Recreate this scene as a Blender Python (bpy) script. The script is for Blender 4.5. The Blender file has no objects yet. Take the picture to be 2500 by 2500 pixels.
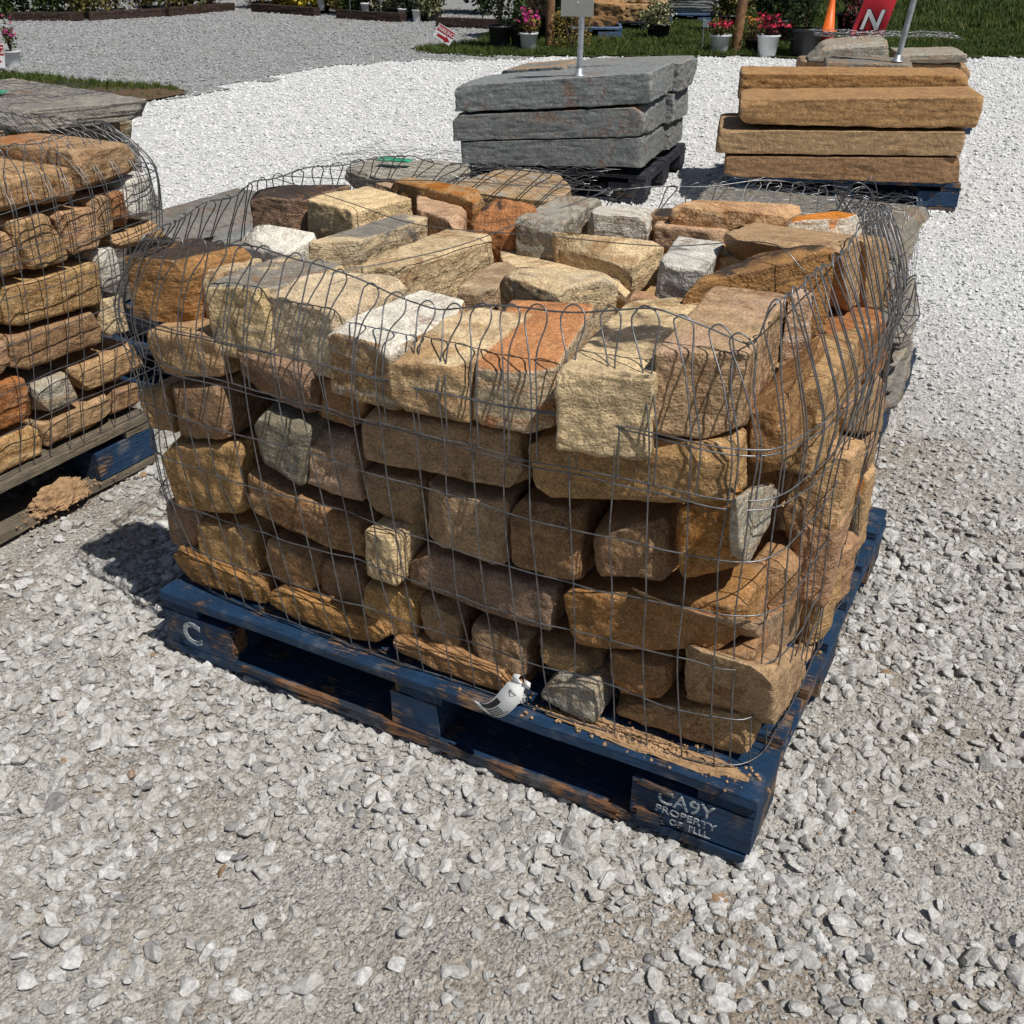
import bpy, bmesh, math, random
import numpy as np
from mathutils import Vector, Matrix, Euler
random.seed(7); rng = np.random.default_rng(11)
SC = bpy.context.scene
COL = SC.collection
# ---------------------------------------------------------------- camera
cam_d = bpy.data.cameras.new('camera'); cam = bpy.data.objects.new('camera', cam_d); COL.objects.link(cam); SC.camera = cam
cam_d.sensor_width = 36; cam_d.lens = 36*2553.9/2500; cam_d.clip_start = .05; cam_d.clip_end = 600
_p, _y = .5132673, -.4887442
_f = Vector((math.sin(_y)*math.cos(_p), math.cos(_y)*math.cos(_p), -math.sin(_p)))
_r = Vector((math.cos(_y), -math.sin(_y), 0)); _u = _r.cross(_f); _ro = .0013934
_r2 = _r*math.cos(_ro)+_u*math.sin(_ro); _u2 = -_r*math.sin(_ro)+_u*math.cos(_ro)
cam.matrix_world = Matrix(((_r2.x,_u2.x,-_f.x,.2127449),(_r2.y,_u2.y,-_f.y,-1.1936455),(_r2.z,_u2.z,-_f.z,1.2921841),(0,0,0,1)))
# ---------------------------------------------------------------- sky and sun
SUN = Vector((.475, -.12, .81)).normalized()
el = math.asin(SUN.z); az = math.atan2(SUN.x, SUN.y)
W = bpy.data.worlds.new('World'); SC.world = W; W.use_nodes = True
nt = W.node_tree; nt.nodes.clear()
sky = nt.nodes.new('ShaderNodeTexSky'); sky.sky_type = 'NISHITA'; sky.sun_disc = False
sky.sun_elevation = el; sky.sun_rotation = az; sky.air_density = 1.0; sky.dust_density = .6
bg = nt.nodes.new('ShaderNodeBackground'); bg.inputs[1].default_value = .055
wo = nt.nodes.new('ShaderNodeOutputWorld'); nt.links.new(sky.outputs[0], bg.inputs[0]); nt.links.new(bg.outputs[0], wo.inputs[0])
sl = bpy.data.lights.new('sun', 'SUN'); sl.energy = 4.4; sl.angle = math.radians(.53); sl.color = (1, .965, .9)
so = bpy.data.objects.new('sun', sl); COL.objects.link(so); so.rotation_euler = SUN.to_track_quat('Z', 'Y').to_euler()
SC.view_settings.view_transform = 'Standard'; SC.view_settings.look = 'None'; SC.view_settings.exposure = 0; SC.view_settings.gamma = 1
SC.view_settings.use_curve_mapping = False
SC.render.resolution_x = SC.render.resolution_y = 1024

# ---------------------------------------------------------------- helpers
PERM = rng.permutation(256); PERM = np.concatenate([PERM, PERM, PERM])
GR = rng.normal(size=(256, 3)); GR /= np.linalg.norm(GR, axis=1)[:, None]
def noise(P):
    P = np.asarray(P, float); I = np.floor(P).astype(int); F = P-I; U = F*F*F*(F*(F*6-15)+10); I &= 255
    out = 0
    for dx in (0, 1):
        wx = U[:, 0] if dx else 1-U[:, 0]
        for dy in (0, 1):
            wy = U[:, 1] if dy else 1-U[:, 1]
            for dz in (0, 1):
                wz = U[:, 2] if dz else 1-U[:, 2]
                h = PERM[PERM[PERM[(I[:, 0]+dx) & 255]+((I[:, 1]+dy) & 255)]+((I[:, 2]+dz) & 255)]
                out = out+wx*wy*wz*((F-np.array([dx, dy, dz]))*GR[h]).sum(1)
    return out*1.6
def fbm(P, o=3, g=.5):
    s = 0; a = 1; P = np.asarray(P, float)
    for k in range(o): s = s+a*noise(P+17.3*k); a *= g; P = P*2.03
    return s
def mesh_np(name, V, F, smooth=True):
    me = bpy.data.meshes.new(name); V = np.asarray(V, np.float32); F = np.asarray(F, np.int32); k = F.shape[1]
    me.vertices.add(len(V)); me.vertices.foreach_set('co', V.ravel())
    me.loops.add(F.size); me.loops.foreach_set('vertex_index', F.ravel())
    me.polygons.add(len(F)); me.polygons.foreach_set('loop_start', np.arange(0, F.size, k, dtype=np.int32))
    me.polygons.foreach_set('loop_total', np.full(len(F), k, np.int32))
    me.polygons.foreach_set('use_smooth', np.full(len(F), smooth)); me.update(calc_edges=True); return me
def link(name, me, mat=None, parent=None, loc=None, rot=None):
    o = bpy.data.objects.new(name, me); COL.objects.link(o)
    if mat and me is not None and not me.materials: me.materials.append(mat)
    if parent: o.parent = parent
    if loc is not None: o.location = loc
    if rot is not None: o.rotation_euler = rot
    return o
def tag(o, label=None, cat=None, group=None, kind=None):
    if label: o['label'] = label
    if cat: o['category'] = cat
    if group: o['group'] = group
    if kind: o['kind'] = kind
    return o
def empty(name, loc, label, cat, group=None, rz=0):
    o = bpy.data.objects.new(name, None); COL.objects.link(o); o.location = loc; o.rotation_euler = (0, 0, rz); o.empty_display_size = .1
    return tag(o, label, cat, group)
class MB:
    """collects simple shapes into one mesh"""
    def __init__(s): s.v = []; s.f = []
    def add(s, V, F):
        n = len(s.v); s.v += [tuple(v) for v in V]; s.f += [tuple(i+n for i in f) for f in F]; return s
    def box(s, a, b, j=0, rot=0, c=(0, 0)):
        x0, y0, z0 = a; x1, y1, z1 = b
        V = [(x, y, z) for z in (z0, z1) for x, y in ((x0, y0), (x1, y0), (x1, y1), (x0, y1))]
        if j: V = [(x+random.uniform(-j, j), y+random.uniform(-j, j), z+random.uniform(-j, j)*.6) for x, y, z in V]
        if rot:
            cc, ss = math.cos(rot), math.sin(rot); V = [(c[0]+(x-c[0])*cc-(y-c[1])*ss, c[1]+(x-c[0])*ss+(y-c[1])*cc, z) for x, y, z in V]
        return s.add(V, [(3, 2, 1, 0), (4, 5, 6, 7), (0, 1, 5, 4), (1, 2, 6, 5), (2, 3, 7, 6), (3, 0, 4, 7)])
    def lathe(s, prof, n=20, c=(0, 0, 0)):
        V = []; F = []
        for r, z in prof:
            V += [(c[0]+r*math.cos(2*math.pi*k/n), c[1]+r*math.sin(2*math.pi*k/n), c[2]+z) for k in range(n)]
        for i in range(len(prof)-1):
            F += [(i*n+k, i*n+(k+1) % n, (i+1)*n+(k+1) % n, (i+1)*n+k) for k in range(n)]
        return s.add(V, F)
    def tube(s, pts, r, n=6, taper=None):
        V, F = tube_arrays(np.array(pts, float), r, n, taper); return s.add(V.tolist(), F.tolist())
    def mesh(s, name, smooth=False, bevel=0):
        me = bpy.data.meshes.new(name); me.from_pydata(s.v, [], s.f); me.update()
        if bevel:
            bm = bmesh.new(); bm.from_mesh(me)
            bmesh.ops.bevel(bm, geom=bm.edges[:], offset=bevel, segments=2, affect='EDGES', profile=.6); bm.to_mesh(me); bm.free()
        for p in me.polygons: p.use_smooth = smooth
        return me
    def build(s, name, mat, parent=None, smooth=False, bevel=0, **k): return link(name, s.mesh(name, smooth, bevel), mat, parent, **k)
def tube_arrays(P, r, n=5, taper=None):
    T = np.gradient(P, axis=0); T /= np.linalg.norm(T, axis=1)[:, None]+1e-9
    up = np.array([0, 0, 1.]) if abs(T[0, 2]) < .9 else np.array([1., 0, 0])
    N = np.cross(T[0], up); N /= np.linalg.norm(N); Ns = []
    for t in T:
        N = N-t*(N@t); N /= np.linalg.norm(N)+1e-9; Ns.append(N)
    Ns = np.array(Ns); B = np.cross(T, Ns); R = np.full(len(P), r) if taper is None else r*np.asarray(taper)
    a = np.arange(n)*2*math.pi/n
    V = P[:, None]+R[:, None, None]*(np.cos(a)[None, :, None]*Ns[:, None]+np.sin(a)[None, :, None]*B[:, None])
    i = np.arange(len(P)-1)[:, None]*n; k = np.arange(n)[None]; k2 = (k+1) % n
    F = np.stack([i+k, i+k2, i+n+k2, i+n+k], -1).reshape(-1, 4)
    return V.reshape(-1, 3), F
def spline(K, per=6, closed=False):
    K = np.array(K, float); n = len(K)
    if closed: A = np.concatenate([K[-1:], K, K[:2]]); m = n
    else: A = np.concatenate([2*K[:1]-K[1:2], K, 2*K[-1:]-K[-2:-1]]); m = n-1
    t = np.linspace(0, 1, per, endpoint=False)[:, None]; out = []
    for i in range(m):
        p0, p1, p2, p3 = A[i:i+4]
        out.append(.5*(2*p1+(p2-p0)*t+(2*p0-5*p1+4*p2-p3)*t*t+(3*p1-p0-3*p2+p3)*t**3))
    out = np.concatenate(out)
    return out if closed else np.concatenate([out, K[-1:]])

# ---------------------------------------------------------------- materials
def mat_new(name):
    m = bpy.data.materials.new(name); m.use_nodes = True; t = m.node_tree; t.nodes.clear()
    o = t.nodes.new('ShaderNodeOutputMaterial'); b = t.nodes.new('ShaderNodeBsdfPrincipled'); t.links.new(b.outputs[0], o.inputs[0])
    return m, t, b
class G:
    def __init__(s, t): s.t = t
    def n(s, ty, ins=None, **k):
        x = s.t.nodes.new(ty)
        for a, v in k.items(): setattr(x, a, v)
        for a, v in (ins or {}).items(): s.put(x.inputs[a], v)
        return x
    def put(s, i, v):
        if hasattr(v, 'is_output') or isinstance(v, bpy.types.NodeSocket): s.t.links.new(v, i)
        else: i.default_value = v
    def noise(s, vec, sc, det=4, rough=.55, dist=0.): return s.n('ShaderNodeTexNoise', {'Vector': vec, 'Scale': sc, 'Detail': det, 'Roughness': rough, 'Distortion': dist}).outputs[0]
    def ramp(s, f, a, b, va=0., vb=1.): return s.n('ShaderNodeMapRange', {0: f, 1: a, 2: b, 3: va, 4: vb}, interpolation_type='SMOOTHSTEP').outputs[0]
    def m(s, op, a, b=0., c=0.): return s.n('ShaderNodeMath', {0: a, 1: b, 2: c}, operation=op).outputs[0]
    def mix(s, f, a, b, bt='MIX'):
        x = s.n('ShaderNodeMix', data_type='RGBA', blend_type=bt); s.put(x.inputs[0], f); s.put(x.inputs[6], a); s.put(x.inputs[7], b); return x.outputs[2]
    def bump(s, h, d, st=1., nrm=None):
        x = s.n('ShaderNodeBump', {'Height': h, 'Distance': d, 'Strength': st})
        if nrm is not None: s.put(x.inputs['Normal'], nrm)
        return x.outputs[0]
def simple(name, col, rough=.6, metal=0., var=.15, scale=30., bump=0., spec=.4):
    m, t, b = mat_new(name); g = G(t); tc = g.n('ShaderNodeTexCoord').outputs['Object']
    n = g.noise(tc, scale, 4); k = g.ramp(n, .3, .7, 1-var, 1+var)
    c = g.n('ShaderNodeVectorMath', {0: col[:3], 3: k}, operation='SCALE').outputs[0]
    t.links.new(c, b.inputs['Base Color']); b.inputs['Roughness'].default_value = rough; b.inputs['Metallic'].default_value = metal
    b.inputs['Specular IOR Level'].default_value = spec
    if bump: t.links.new(g.bump(n, bump), b.inputs['Normal'])
    return m
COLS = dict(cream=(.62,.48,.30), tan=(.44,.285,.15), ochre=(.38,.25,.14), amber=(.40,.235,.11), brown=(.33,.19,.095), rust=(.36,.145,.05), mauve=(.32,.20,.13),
            grey=(.37,.34,.28), pink=(.50,.32,.20), white=(.66,.62,.54), slate=(.20,.185,.165), greygreen=(.23,.195,.13), black=(.035,.028,.025),
            orange=(.52,.20,.055), bluegrey=(.215,.225,.22))
def stone_material(name='sandstone', grain=1., strat=1.):
    m, t, b = mat_new(name); g = G(t)
    tc = g.n('ShaderNodeTexCoord'); oi = g.n('ShaderNodeObjectInfo')
    off = g.n('ShaderNodeVectorMath', {0: oi.outputs['Random'], 3: 37.}, operation='SCALE').outputs[0]
    co = g.n('ShaderNodeVectorMath', {0: tc.outputs['Object'], 1: off}, operation='ADD').outputs[0]
    c2 = g.n('ShaderNodeAttribute', attribute_type='OBJECT', attribute_name='tint2').outputs['Color']
    st = g.n('ShaderNodeAttribute', attribute_type='OBJECT', attribute_name='stain').outputs['Fac']
    c1 = oi.outputs['Color']
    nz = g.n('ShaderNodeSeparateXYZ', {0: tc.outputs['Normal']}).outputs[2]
    # bedding
    warp = g.noise(co, 5., 2)
    bed = g.n('ShaderNodeCombineXYZ', {0: g.m('MULTIPLY', warp, 2.)}).outputs[0]
    lay = g.n('ShaderNodeMapping', {'Vector': g.n('ShaderNodeVectorMath', {0: co, 1: g.n('ShaderNodeCombineXYZ', {2: g.m('MULTIPLY', warp, .08)}).outputs[0]}, operation='ADD').outputs[0], 'Scale': (5, 7, 70)}).outputs[0]
    bedn = g.noise(lay, 1., 3, .6)
    col = g.mix(g.ramp(bedn, .45, .68, 0., .45*strat), c1, c2)
    # broad patches of the second colour and its cover of the bedding face
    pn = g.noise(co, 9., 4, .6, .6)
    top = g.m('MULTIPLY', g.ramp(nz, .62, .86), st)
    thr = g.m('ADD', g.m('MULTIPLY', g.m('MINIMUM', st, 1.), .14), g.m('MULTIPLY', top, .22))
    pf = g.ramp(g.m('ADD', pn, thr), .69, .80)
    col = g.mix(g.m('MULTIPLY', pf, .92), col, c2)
    # iron veins
    vn = g.m('ABSOLUTE', g.m('SUBTRACT', g.noise(co, 5.5, 5, .65, 1.2), .5))
    vf = g.m('MULTIPLY', g.ramp(vn, .0, .035, 1., 0.), g.ramp(g.noise(co, 3., 2), .5, .62, 0., .6))
    col = g.mix(vf, col, (.20, .085, .03, 1))
    # faces broken fresh are paler along edges
    pt = g.n('ShaderNodeNewGeometry').outputs['Pointiness']
    ed = g.m('MULTIPLY', g.ramp(pt, .515, .60), g.ramp(g.noise(co, 40., 3), .35, .6))
    col = g.mix(g.m('MULTIPLY', ed, .45), col, (.66, .57, .43, 1))
    # grain
    g1 = g.noise(co, 260., 3, .7); g2 = g.noise(co, 38., 4, .6)
    k = g.m('MULTIPLY', g.ramp(g1, .30, .72, .62, 1.36), g.ramp(g2, .3, .7, .80, 1.18))
    col = g.n('ShaderNodeVectorMath', {0: col, 3: k}, operation='SCALE').outputs[0]
    # specks of white dust
    sp = g.ramp(g.noise(co, 120., 2, .5), .68, .74); col = g.mix(g.m('MULTIPLY', sp, .35), col, (.7, .64, .53, 1))
    hv = g.n('ShaderNodeHueSaturation', {'Saturation': g.m('MULTIPLY_ADD', oi.outputs['Random'], .25, .93), 'Value': g.m('MULTIPLY_ADD', oi.outputs['Random'], .2, .9), 'Color': col})
    t.links.new(hv.outputs[0], b.inputs['Base Color'])
    b.inputs['Roughness'].default_value = .85; b.inputs['Specular IOR Level'].default_value = .25
    rough_faces = g.ramp(nz, .5, .9, 1., .35)
    h = g.m('ADD', g.m('MULTIPLY', g.noise(co, 55., 5, .62), 1.0), g.m('MULTIPLY', g1, .22))
    h = g.m('ADD', h, g.m('MULTIPLY', bedn, .5*strat))
    nb = g.n('ShaderNodeBump', {'Height': h, 'Distance': .011*grain, 'Strength': g.m('MULTIPLY', rough_faces, 1.0)}).outputs[0]
    t.links.new(nb, b.inputs['Normal'])
    return m
M = {}
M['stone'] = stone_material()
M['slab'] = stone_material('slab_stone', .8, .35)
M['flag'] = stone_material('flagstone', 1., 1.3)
M['wire'] = simple('galvanised_wire', (.20, .20, .205), .42, .75, .3, 60.)
M['netting'] = simple('netting_wire', (.34, .34, .35), .35, .9, .2, 60.)
M['steel'] = simple('steel_post', (.42, .44, .47), .45, .6, .2, 30.)
def paint_wood(name, paint, wear, wood=(.33, .19, .10), axis=(3, 60, 60)):
    m, t, b = mat_new(name); g = G(t); tc = g.n('ShaderNodeTexCoord').outputs['Object']; oi = g.n('ShaderNodeObjectInfo')
    co = g.n('ShaderNodeVectorMath', {0: tc, 1: oi.outputs['Location']}, operation='ADD').outputs[0]
    mp = g.n('ShaderNodeMapping', {'Vector': co, 'Scale': axis}).outputs[0]
    gr = g.noise(mp, 2., 5, .65, .3); fine = g.noise(mp, 7., 3, .6); big = g.noise(co, 11., 4, .6)
    wd = g.mix(g.ramp(gr, .35, .7), wood+(1,), tuple(c*.45 for c in wood)+(1,))
    pc = g.mix(g.ramp(big, .35, .7), paint+(1,), tuple(c*.45 for c in paint)+(1,))
    wf = g.ramp(g.m('ADD', g.m('MULTIPLY', big, .75), g.m('MULTIPLY', fine, .45)), .73-wear, .80-wear)
    c = g.mix(wf, pc, wd)
    dust = g.ramp(g.noise(co, 25., 4), .52, .75, 0., .25); c = g.mix(dust, c, (.40, .34, .27, 1))
    t.links.new(c, b.inputs['Base Color']); b.inputs['Roughness'].default_value = .7; b.inputs['Specular IOR Level'].default_value = .35
    t.links.new(g.bump(g.m('ADD', gr, g.m('MULTIPLY', fine, .6)), .009), b.inputs['Normal']); return m
BLUE = (.010, .048, .118)
M['blue_x'] = paint_wood('blue_painted_wood', BLUE, .07, axis=(4, 60, 60))
M['blue_y'] = paint_wood('blue_painted_wood_across', BLUE, .08, axis=(60, 4, 60))
M['raw'] = paint_wood('raw_broken_wood', (.03, .04, .06), .14, (.30, .145, .07), axis=(4, 60, 60))
M['aged_x'] = paint_wood('aged_grey_wood', (.20, .165, .12), .12, (.27, .21, .145), axis=(4, 60, 60))
M['dark_x'] = paint_wood('dark_pallet_wood', (.03, .035, .05), .05, (.12, .07, .05), axis=(4, 60, 60))
# owner, 8 corners in metres (bottom ring then top ring), body colour, second colour, stain, label
STONES=[
('near',[(-1.173,0.050,0.585),(-1.011,0.050,0.608),(-1.011,0.300,0.608),(-1.173,0.300,0.585),(-1.187,0.050,0.667),(-1.002,0.050,0.690),(-1.002,0.300,0.690),(-1.187,0.300,0.667)],'tan','brown',0.2,'tan block under the dark rust-topped corner stone, left end of front'),
('near',[(-1.244,0.070,0.446),(-1.173,0.070,0.458),(-1.173,0.270,0.458),(-1.244,0.270,0.446),(-1.252,0.070,0.533),(-1.174,0.070,0.553),(-1.174,0.270,0.553),(-1.252,0.270,0.533)],'ochre','brown',0.2,'narrow yellowish stone poking out of the left end of the stack'),
('near',[(-1.151,0.050,0.461),(-1.017,0.050,0.488),(-1.017,0.300,0.488),(-1.151,0.300,0.461),(-1.156,0.050,0.563),(-1.015,0.050,0.598),(-1.015,0.300,0.598),(-1.156,0.300,0.563)],'brown','ochre',0.2,'squarish brown block with slanting wire shadows near left end'),
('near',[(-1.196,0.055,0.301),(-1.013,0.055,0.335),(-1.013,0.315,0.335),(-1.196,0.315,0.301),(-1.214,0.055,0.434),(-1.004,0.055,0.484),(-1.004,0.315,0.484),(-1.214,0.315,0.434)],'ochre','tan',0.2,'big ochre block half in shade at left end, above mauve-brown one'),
('near',[(-1.253,0.075,0.196),(-1.179,0.075,0.190),(-1.179,0.295,0.190),(-1.253,0.295,0.196),(-1.258,0.075,0.288),(-1.136,0.075,0.306),(-1.136,0.295,0.306),(-1.258,0.295,0.288)],'mauve','brown',0.2,'brown stone set back behind a rounded tan one, left end'),
('near',[(-1.163,0.060,0.178),(-1.000,0.060,0.176),(-1.000,0.280,0.176),(-1.163,0.280,0.178),(-1.148,0.060,0.284),(-1.011,0.060,0.303),(-1.011,0.280,0.303),(-1.148,0.280,0.284)],'tan','ochre',0.2,'tall rounded tan block near the left front corner, one up from pallet'),
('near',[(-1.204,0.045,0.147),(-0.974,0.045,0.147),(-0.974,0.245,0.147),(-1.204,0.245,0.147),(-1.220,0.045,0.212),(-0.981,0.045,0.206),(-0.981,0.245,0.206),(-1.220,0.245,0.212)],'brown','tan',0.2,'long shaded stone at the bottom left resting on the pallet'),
('near',[(-0.988,0.050,0.604),(-0.828,0.050,0.570),(-0.828,0.330,0.570),(-0.988,0.330,0.604),(-0.982,0.050,0.682),(-0.822,0.050,0.664),(-0.822,0.330,0.664),(-0.982,0.330,0.682)],'mauve','brown',0.3,'long mauve-brown block below the grey-topped stone, front left'),
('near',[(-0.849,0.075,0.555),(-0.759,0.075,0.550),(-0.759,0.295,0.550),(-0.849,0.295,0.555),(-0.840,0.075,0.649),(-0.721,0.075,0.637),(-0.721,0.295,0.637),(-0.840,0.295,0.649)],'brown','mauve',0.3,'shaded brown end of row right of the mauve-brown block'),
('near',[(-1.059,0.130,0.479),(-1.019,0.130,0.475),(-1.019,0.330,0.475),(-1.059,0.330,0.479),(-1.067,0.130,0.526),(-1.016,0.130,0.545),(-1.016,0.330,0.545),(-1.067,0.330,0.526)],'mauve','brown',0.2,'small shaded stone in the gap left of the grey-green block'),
('near',[(-0.972,0.045,0.473),(-0.860,0.045,0.433),(-0.860,0.265,0.433),(-0.972,0.265,0.473),(-0.954,0.045,0.568),(-0.829,0.045,0.560),(-0.829,0.265,0.560),(-0.954,0.265,0.568)],'greygreen','grey',0.3,'rough grey-green block, the only greenish stone on the front'),
('near',[(-0.862,0.055,0.427),(-0.744,0.055,0.426),(-0.744,0.255,0.426),(-0.862,0.255,0.427),(-0.841,0.055,0.539),(-0.761,0.055,0.544),(-0.761,0.255,0.544),(-0.841,0.255,0.539)],'pink','ochre',0.3,'rounded pinkish stone right beside the grey-green block'),
('near',[(-0.739,0.050,0.519),(-0.432,0.050,0.532),(-0.432,0.310,0.532),(-0.739,0.310,0.519),(-0.736,0.050,0.609),(-0.444,0.050,0.632),(-0.444,0.310,0.632),(-0.736,0.310,0.609)],'ochre','brown',0.5,'long golden-brown block with curling loop shadows, centre of front'),
('near',[(-0.996,0.050,0.350),(-0.740,0.050,0.314),(-0.740,0.310,0.314),(-0.996,0.310,0.350),(-0.991,0.050,0.435),(-0.738,0.050,0.390),(-0.738,0.310,0.390),(-0.991,0.310,0.435)],'brown','ochre',0.3,'long sloping brown block under the grey-green and pinkish stones'),
('near',[(-0.738,0.065,0.414),(-0.630,0.065,0.407),(-0.630,0.265,0.407),(-0.738,0.265,0.414),(-0.759,0.065,0.482),(-0.627,0.065,0.495),(-0.627,0.265,0.495),(-0.759,0.265,0.482)],'ochre','brown',0.3,'tan block between pinkish stone and upright centre block'),
('near',[(-0.619,0.045,0.397),(-0.465,0.045,0.388),(-0.465,0.285,0.388),(-0.619,0.285,0.397),(-0.617,0.045,0.503),(-0.461,0.045,0.509),(-0.461,0.285,0.509),(-0.617,0.285,0.503)],'tan','ochre',0.2,'large square tan block with pale upper right corner, front centre'),
('near',[(-0.720,0.020,0.305),(-0.654,0.020,0.306),(-0.654,0.270,0.306),(-0.720,0.270,0.305),(-0.718,0.020,0.407),(-0.648,0.020,0.413),(-0.648,0.270,0.413),(-0.718,0.270,0.407)],'cream','ochre',0.2,'narrow pale stone jutting forward with a bright broken top'),
('near',[(-0.993,0.060,0.198),(-0.866,0.060,0.204),(-0.866,0.260,0.204),(-0.993,0.260,0.198),(-0.973,0.060,0.295),(-0.849,0.060,0.293),(-0.849,0.260,0.293),(-0.973,0.260,0.295)],'brown','tan',0.2,'brown block right of the tall rounded tan one, low on left front'),
('near',[(-0.873,0.075,0.174),(-0.773,0.075,0.180),(-0.773,0.275,0.180),(-0.873,0.275,0.174),(-0.867,0.075,0.276),(-0.762,0.075,0.283),(-0.762,0.275,0.283),(-0.867,0.275,0.276)],'brown','ochre',0.2,'brown stone with diagonal shadow left of the small tan cube'),
('near',[(-0.756,0.050,0.175),(-0.647,0.050,0.175),(-0.647,0.250,0.175),(-0.756,0.250,0.175),(-0.762,0.050,0.268),(-0.642,0.050,0.277),(-0.642,0.250,0.277),(-0.762,0.250,0.268)],'tan','brown',0.2,'tan cube below the narrow pale jutting stone'),
('near',[(-0.646,0.060,0.174),(-0.560,0.060,0.178),(-0.560,0.260,0.178),(-0.646,0.260,0.174),(-0.645,0.060,0.266),(-0.566,0.060,0.271),(-0.566,0.260,0.271),(-0.645,0.260,0.266)],'ochre','brown',0.2,'upright golden stone to the right of the tan cube, low row'),
('near',[(-0.957,0.035,0.147),(-0.701,0.035,0.147),(-0.701,0.285,0.147),(-0.957,0.285,0.147),(-0.966,0.035,0.207),(-0.693,0.035,0.204),(-0.693,0.285,0.204),(-0.966,0.285,0.207)],'brown','tan',0.2,'long dull brown base stone left of the centre pallet block'),
('near',[(-0.688,0.030,0.147),(-0.427,0.030,0.147),(-0.427,0.280,0.147),(-0.688,0.280,0.147),(-0.684,0.030,0.188),(-0.448,0.030,0.189),(-0.448,0.280,0.189),(-0.684,0.280,0.188)],'brown','rust',0.1,'long brown base stone directly behind the paper tag'),
('near',[(-0.539,0.055,0.170),(-0.425,0.055,0.170),(-0.425,0.255,0.170),(-0.539,0.255,0.170),(-0.538,0.055,0.249),(-0.431,0.055,0.261),(-0.431,0.255,0.261),(-0.538,0.255,0.249)],'ochre','rust',0.3,'orange-brown square stone just above the paper tag'),
('near',[(-0.656,0.055,0.281),(-0.381,0.055,0.286),(-0.381,0.295,0.286),(-0.656,0.295,0.281),(-0.649,0.055,0.373),(-0.373,0.055,0.368),(-0.373,0.295,0.368),(-0.649,0.295,0.373)],'mauve','ochre',0.5,'long rust and mauve streaked block under the big square tan one'),
('near',[(-0.453,0.050,0.399),(-0.331,0.050,0.393),(-0.331,0.290,0.393),(-0.453,0.290,0.399),(-0.456,0.050,0.510),(-0.341,0.050,0.522),(-0.341,0.290,0.522),(-0.456,0.290,0.510)],'brown','tan',0.2,'upright brown block left of the round-cornered one, front centre right'),
('near',[(-0.315,0.055,0.416),(-0.191,0.055,0.441),(-0.191,0.275,0.441),(-0.315,0.275,0.416),(-0.324,0.055,0.507),(-0.209,0.055,0.539),(-0.209,0.275,0.539),(-0.324,0.275,0.507)],'brown','tan',0.2,'round-cornered stone standing free with dark gaps on both sides'),
('near',[(-0.171,0.045,0.457),(-0.083,0.045,0.505),(-0.083,0.105,0.505),(-0.171,0.105,0.457),(-0.193,0.045,0.570),(-0.102,0.045,0.621),(-0.102,0.105,0.621),(-0.193,0.105,0.570)],'brown','rust',0.3,'dark red-brown corner block whose right side is pale grey'),
('near',[(-0.407,0.045,0.535),(-0.105,0.045,0.597),(-0.105,0.130,0.597),(-0.407,0.130,0.535),(-0.427,0.045,0.635),(-0.117,0.045,0.686),(-0.117,0.130,0.686),(-0.427,0.130,0.635)],'ochre','tan',0.4,'longest yellow-brown block of the front, right below the top row'),
('near',[(-0.335,0.050,0.271),(-0.064,0.050,0.363),(-0.064,0.180,0.363),(-0.335,0.180,0.271),(-0.366,0.050,0.373),(-0.074,0.050,0.453),(-0.074,0.180,0.453),(-0.366,0.180,0.373)],'brown','mauve',0.3,'long pinkish-brown block near right corner, third up from pallet'),
('near',[(-0.409,0.060,0.196),(-0.299,0.060,0.208),(-0.299,0.240,0.208),(-0.409,0.240,0.196),(-0.420,0.060,0.254),(-0.304,0.060,0.252),(-0.304,0.240,0.252),(-0.420,0.240,0.254)],'ochre','greygreen',0.3,'flattish olive-yellow stone on top of the light grey cube'),
('near',[(-0.393,0.035,0.147),(-0.284,0.035,0.147),(-0.284,0.235,0.147),(-0.393,0.235,0.147),(-0.388,0.035,0.210),(-0.289,0.035,0.233),(-0.289,0.235,0.233),(-0.388,0.235,0.210)],'grey','tan',0.1,'light grey cube standing on the pallet, right of the paper tag'),
('near',[(-0.271,0.060,0.197),(-0.179,0.060,0.220),(-0.179,0.280,0.220),(-0.271,0.280,0.197),(-0.287,0.060,0.271),(-0.173,0.060,0.301),(-0.173,0.280,0.301),(-0.287,0.280,0.271)],'brown','rust',0.3,'reddish boulder-like stone above the big corner base block'),
('near',[(-0.139,0.050,0.260),(-0.043,0.050,0.269),(-0.043,0.140,0.269),(-0.139,0.140,0.260),(-0.156,0.050,0.328),(-0.051,0.050,0.375),(-0.051,0.140,0.375),(-0.156,0.140,0.328)],'brown','rust',0.4,'rugged corner stone with a triangular rust-red right face'),
('near',[(-0.279,0.070,0.147),(-0.040,0.070,0.147),(-0.040,0.170,0.147),(-0.279,0.170,0.147),(-0.285,0.070,0.177),(-0.037,0.070,0.235),(-0.037,0.170,0.235),(-0.285,0.170,0.177)],'tan','mauve',0.2,'big pinkish-tan base block at the near corner of the pallet'),
('near',[(-1.241,0.084,0.660),(-1.125,0.109,0.660),(-1.080,0.252,0.660),(-1.220,0.244,0.660),(-1.241,0.084,0.785),(-1.125,0.109,0.785),(-1.080,0.252,0.785),(-1.220,0.244,0.785)],'brown','black',0.9,'dark brown stone with black and rust top at the left front corner of the stack'),
('near',[(-1.173,0.157,0.650),(-1.078,0.129,0.650),(-1.075,0.261,0.650),(-1.158,0.230,0.650),(-1.173,0.157,0.760),(-1.078,0.129,0.760),(-1.075,0.261,0.760),(-1.158,0.230,0.760)],'cream','tan',0.3,'narrow cream stone between the rust-topped and the grey-topped stones'),
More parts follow.
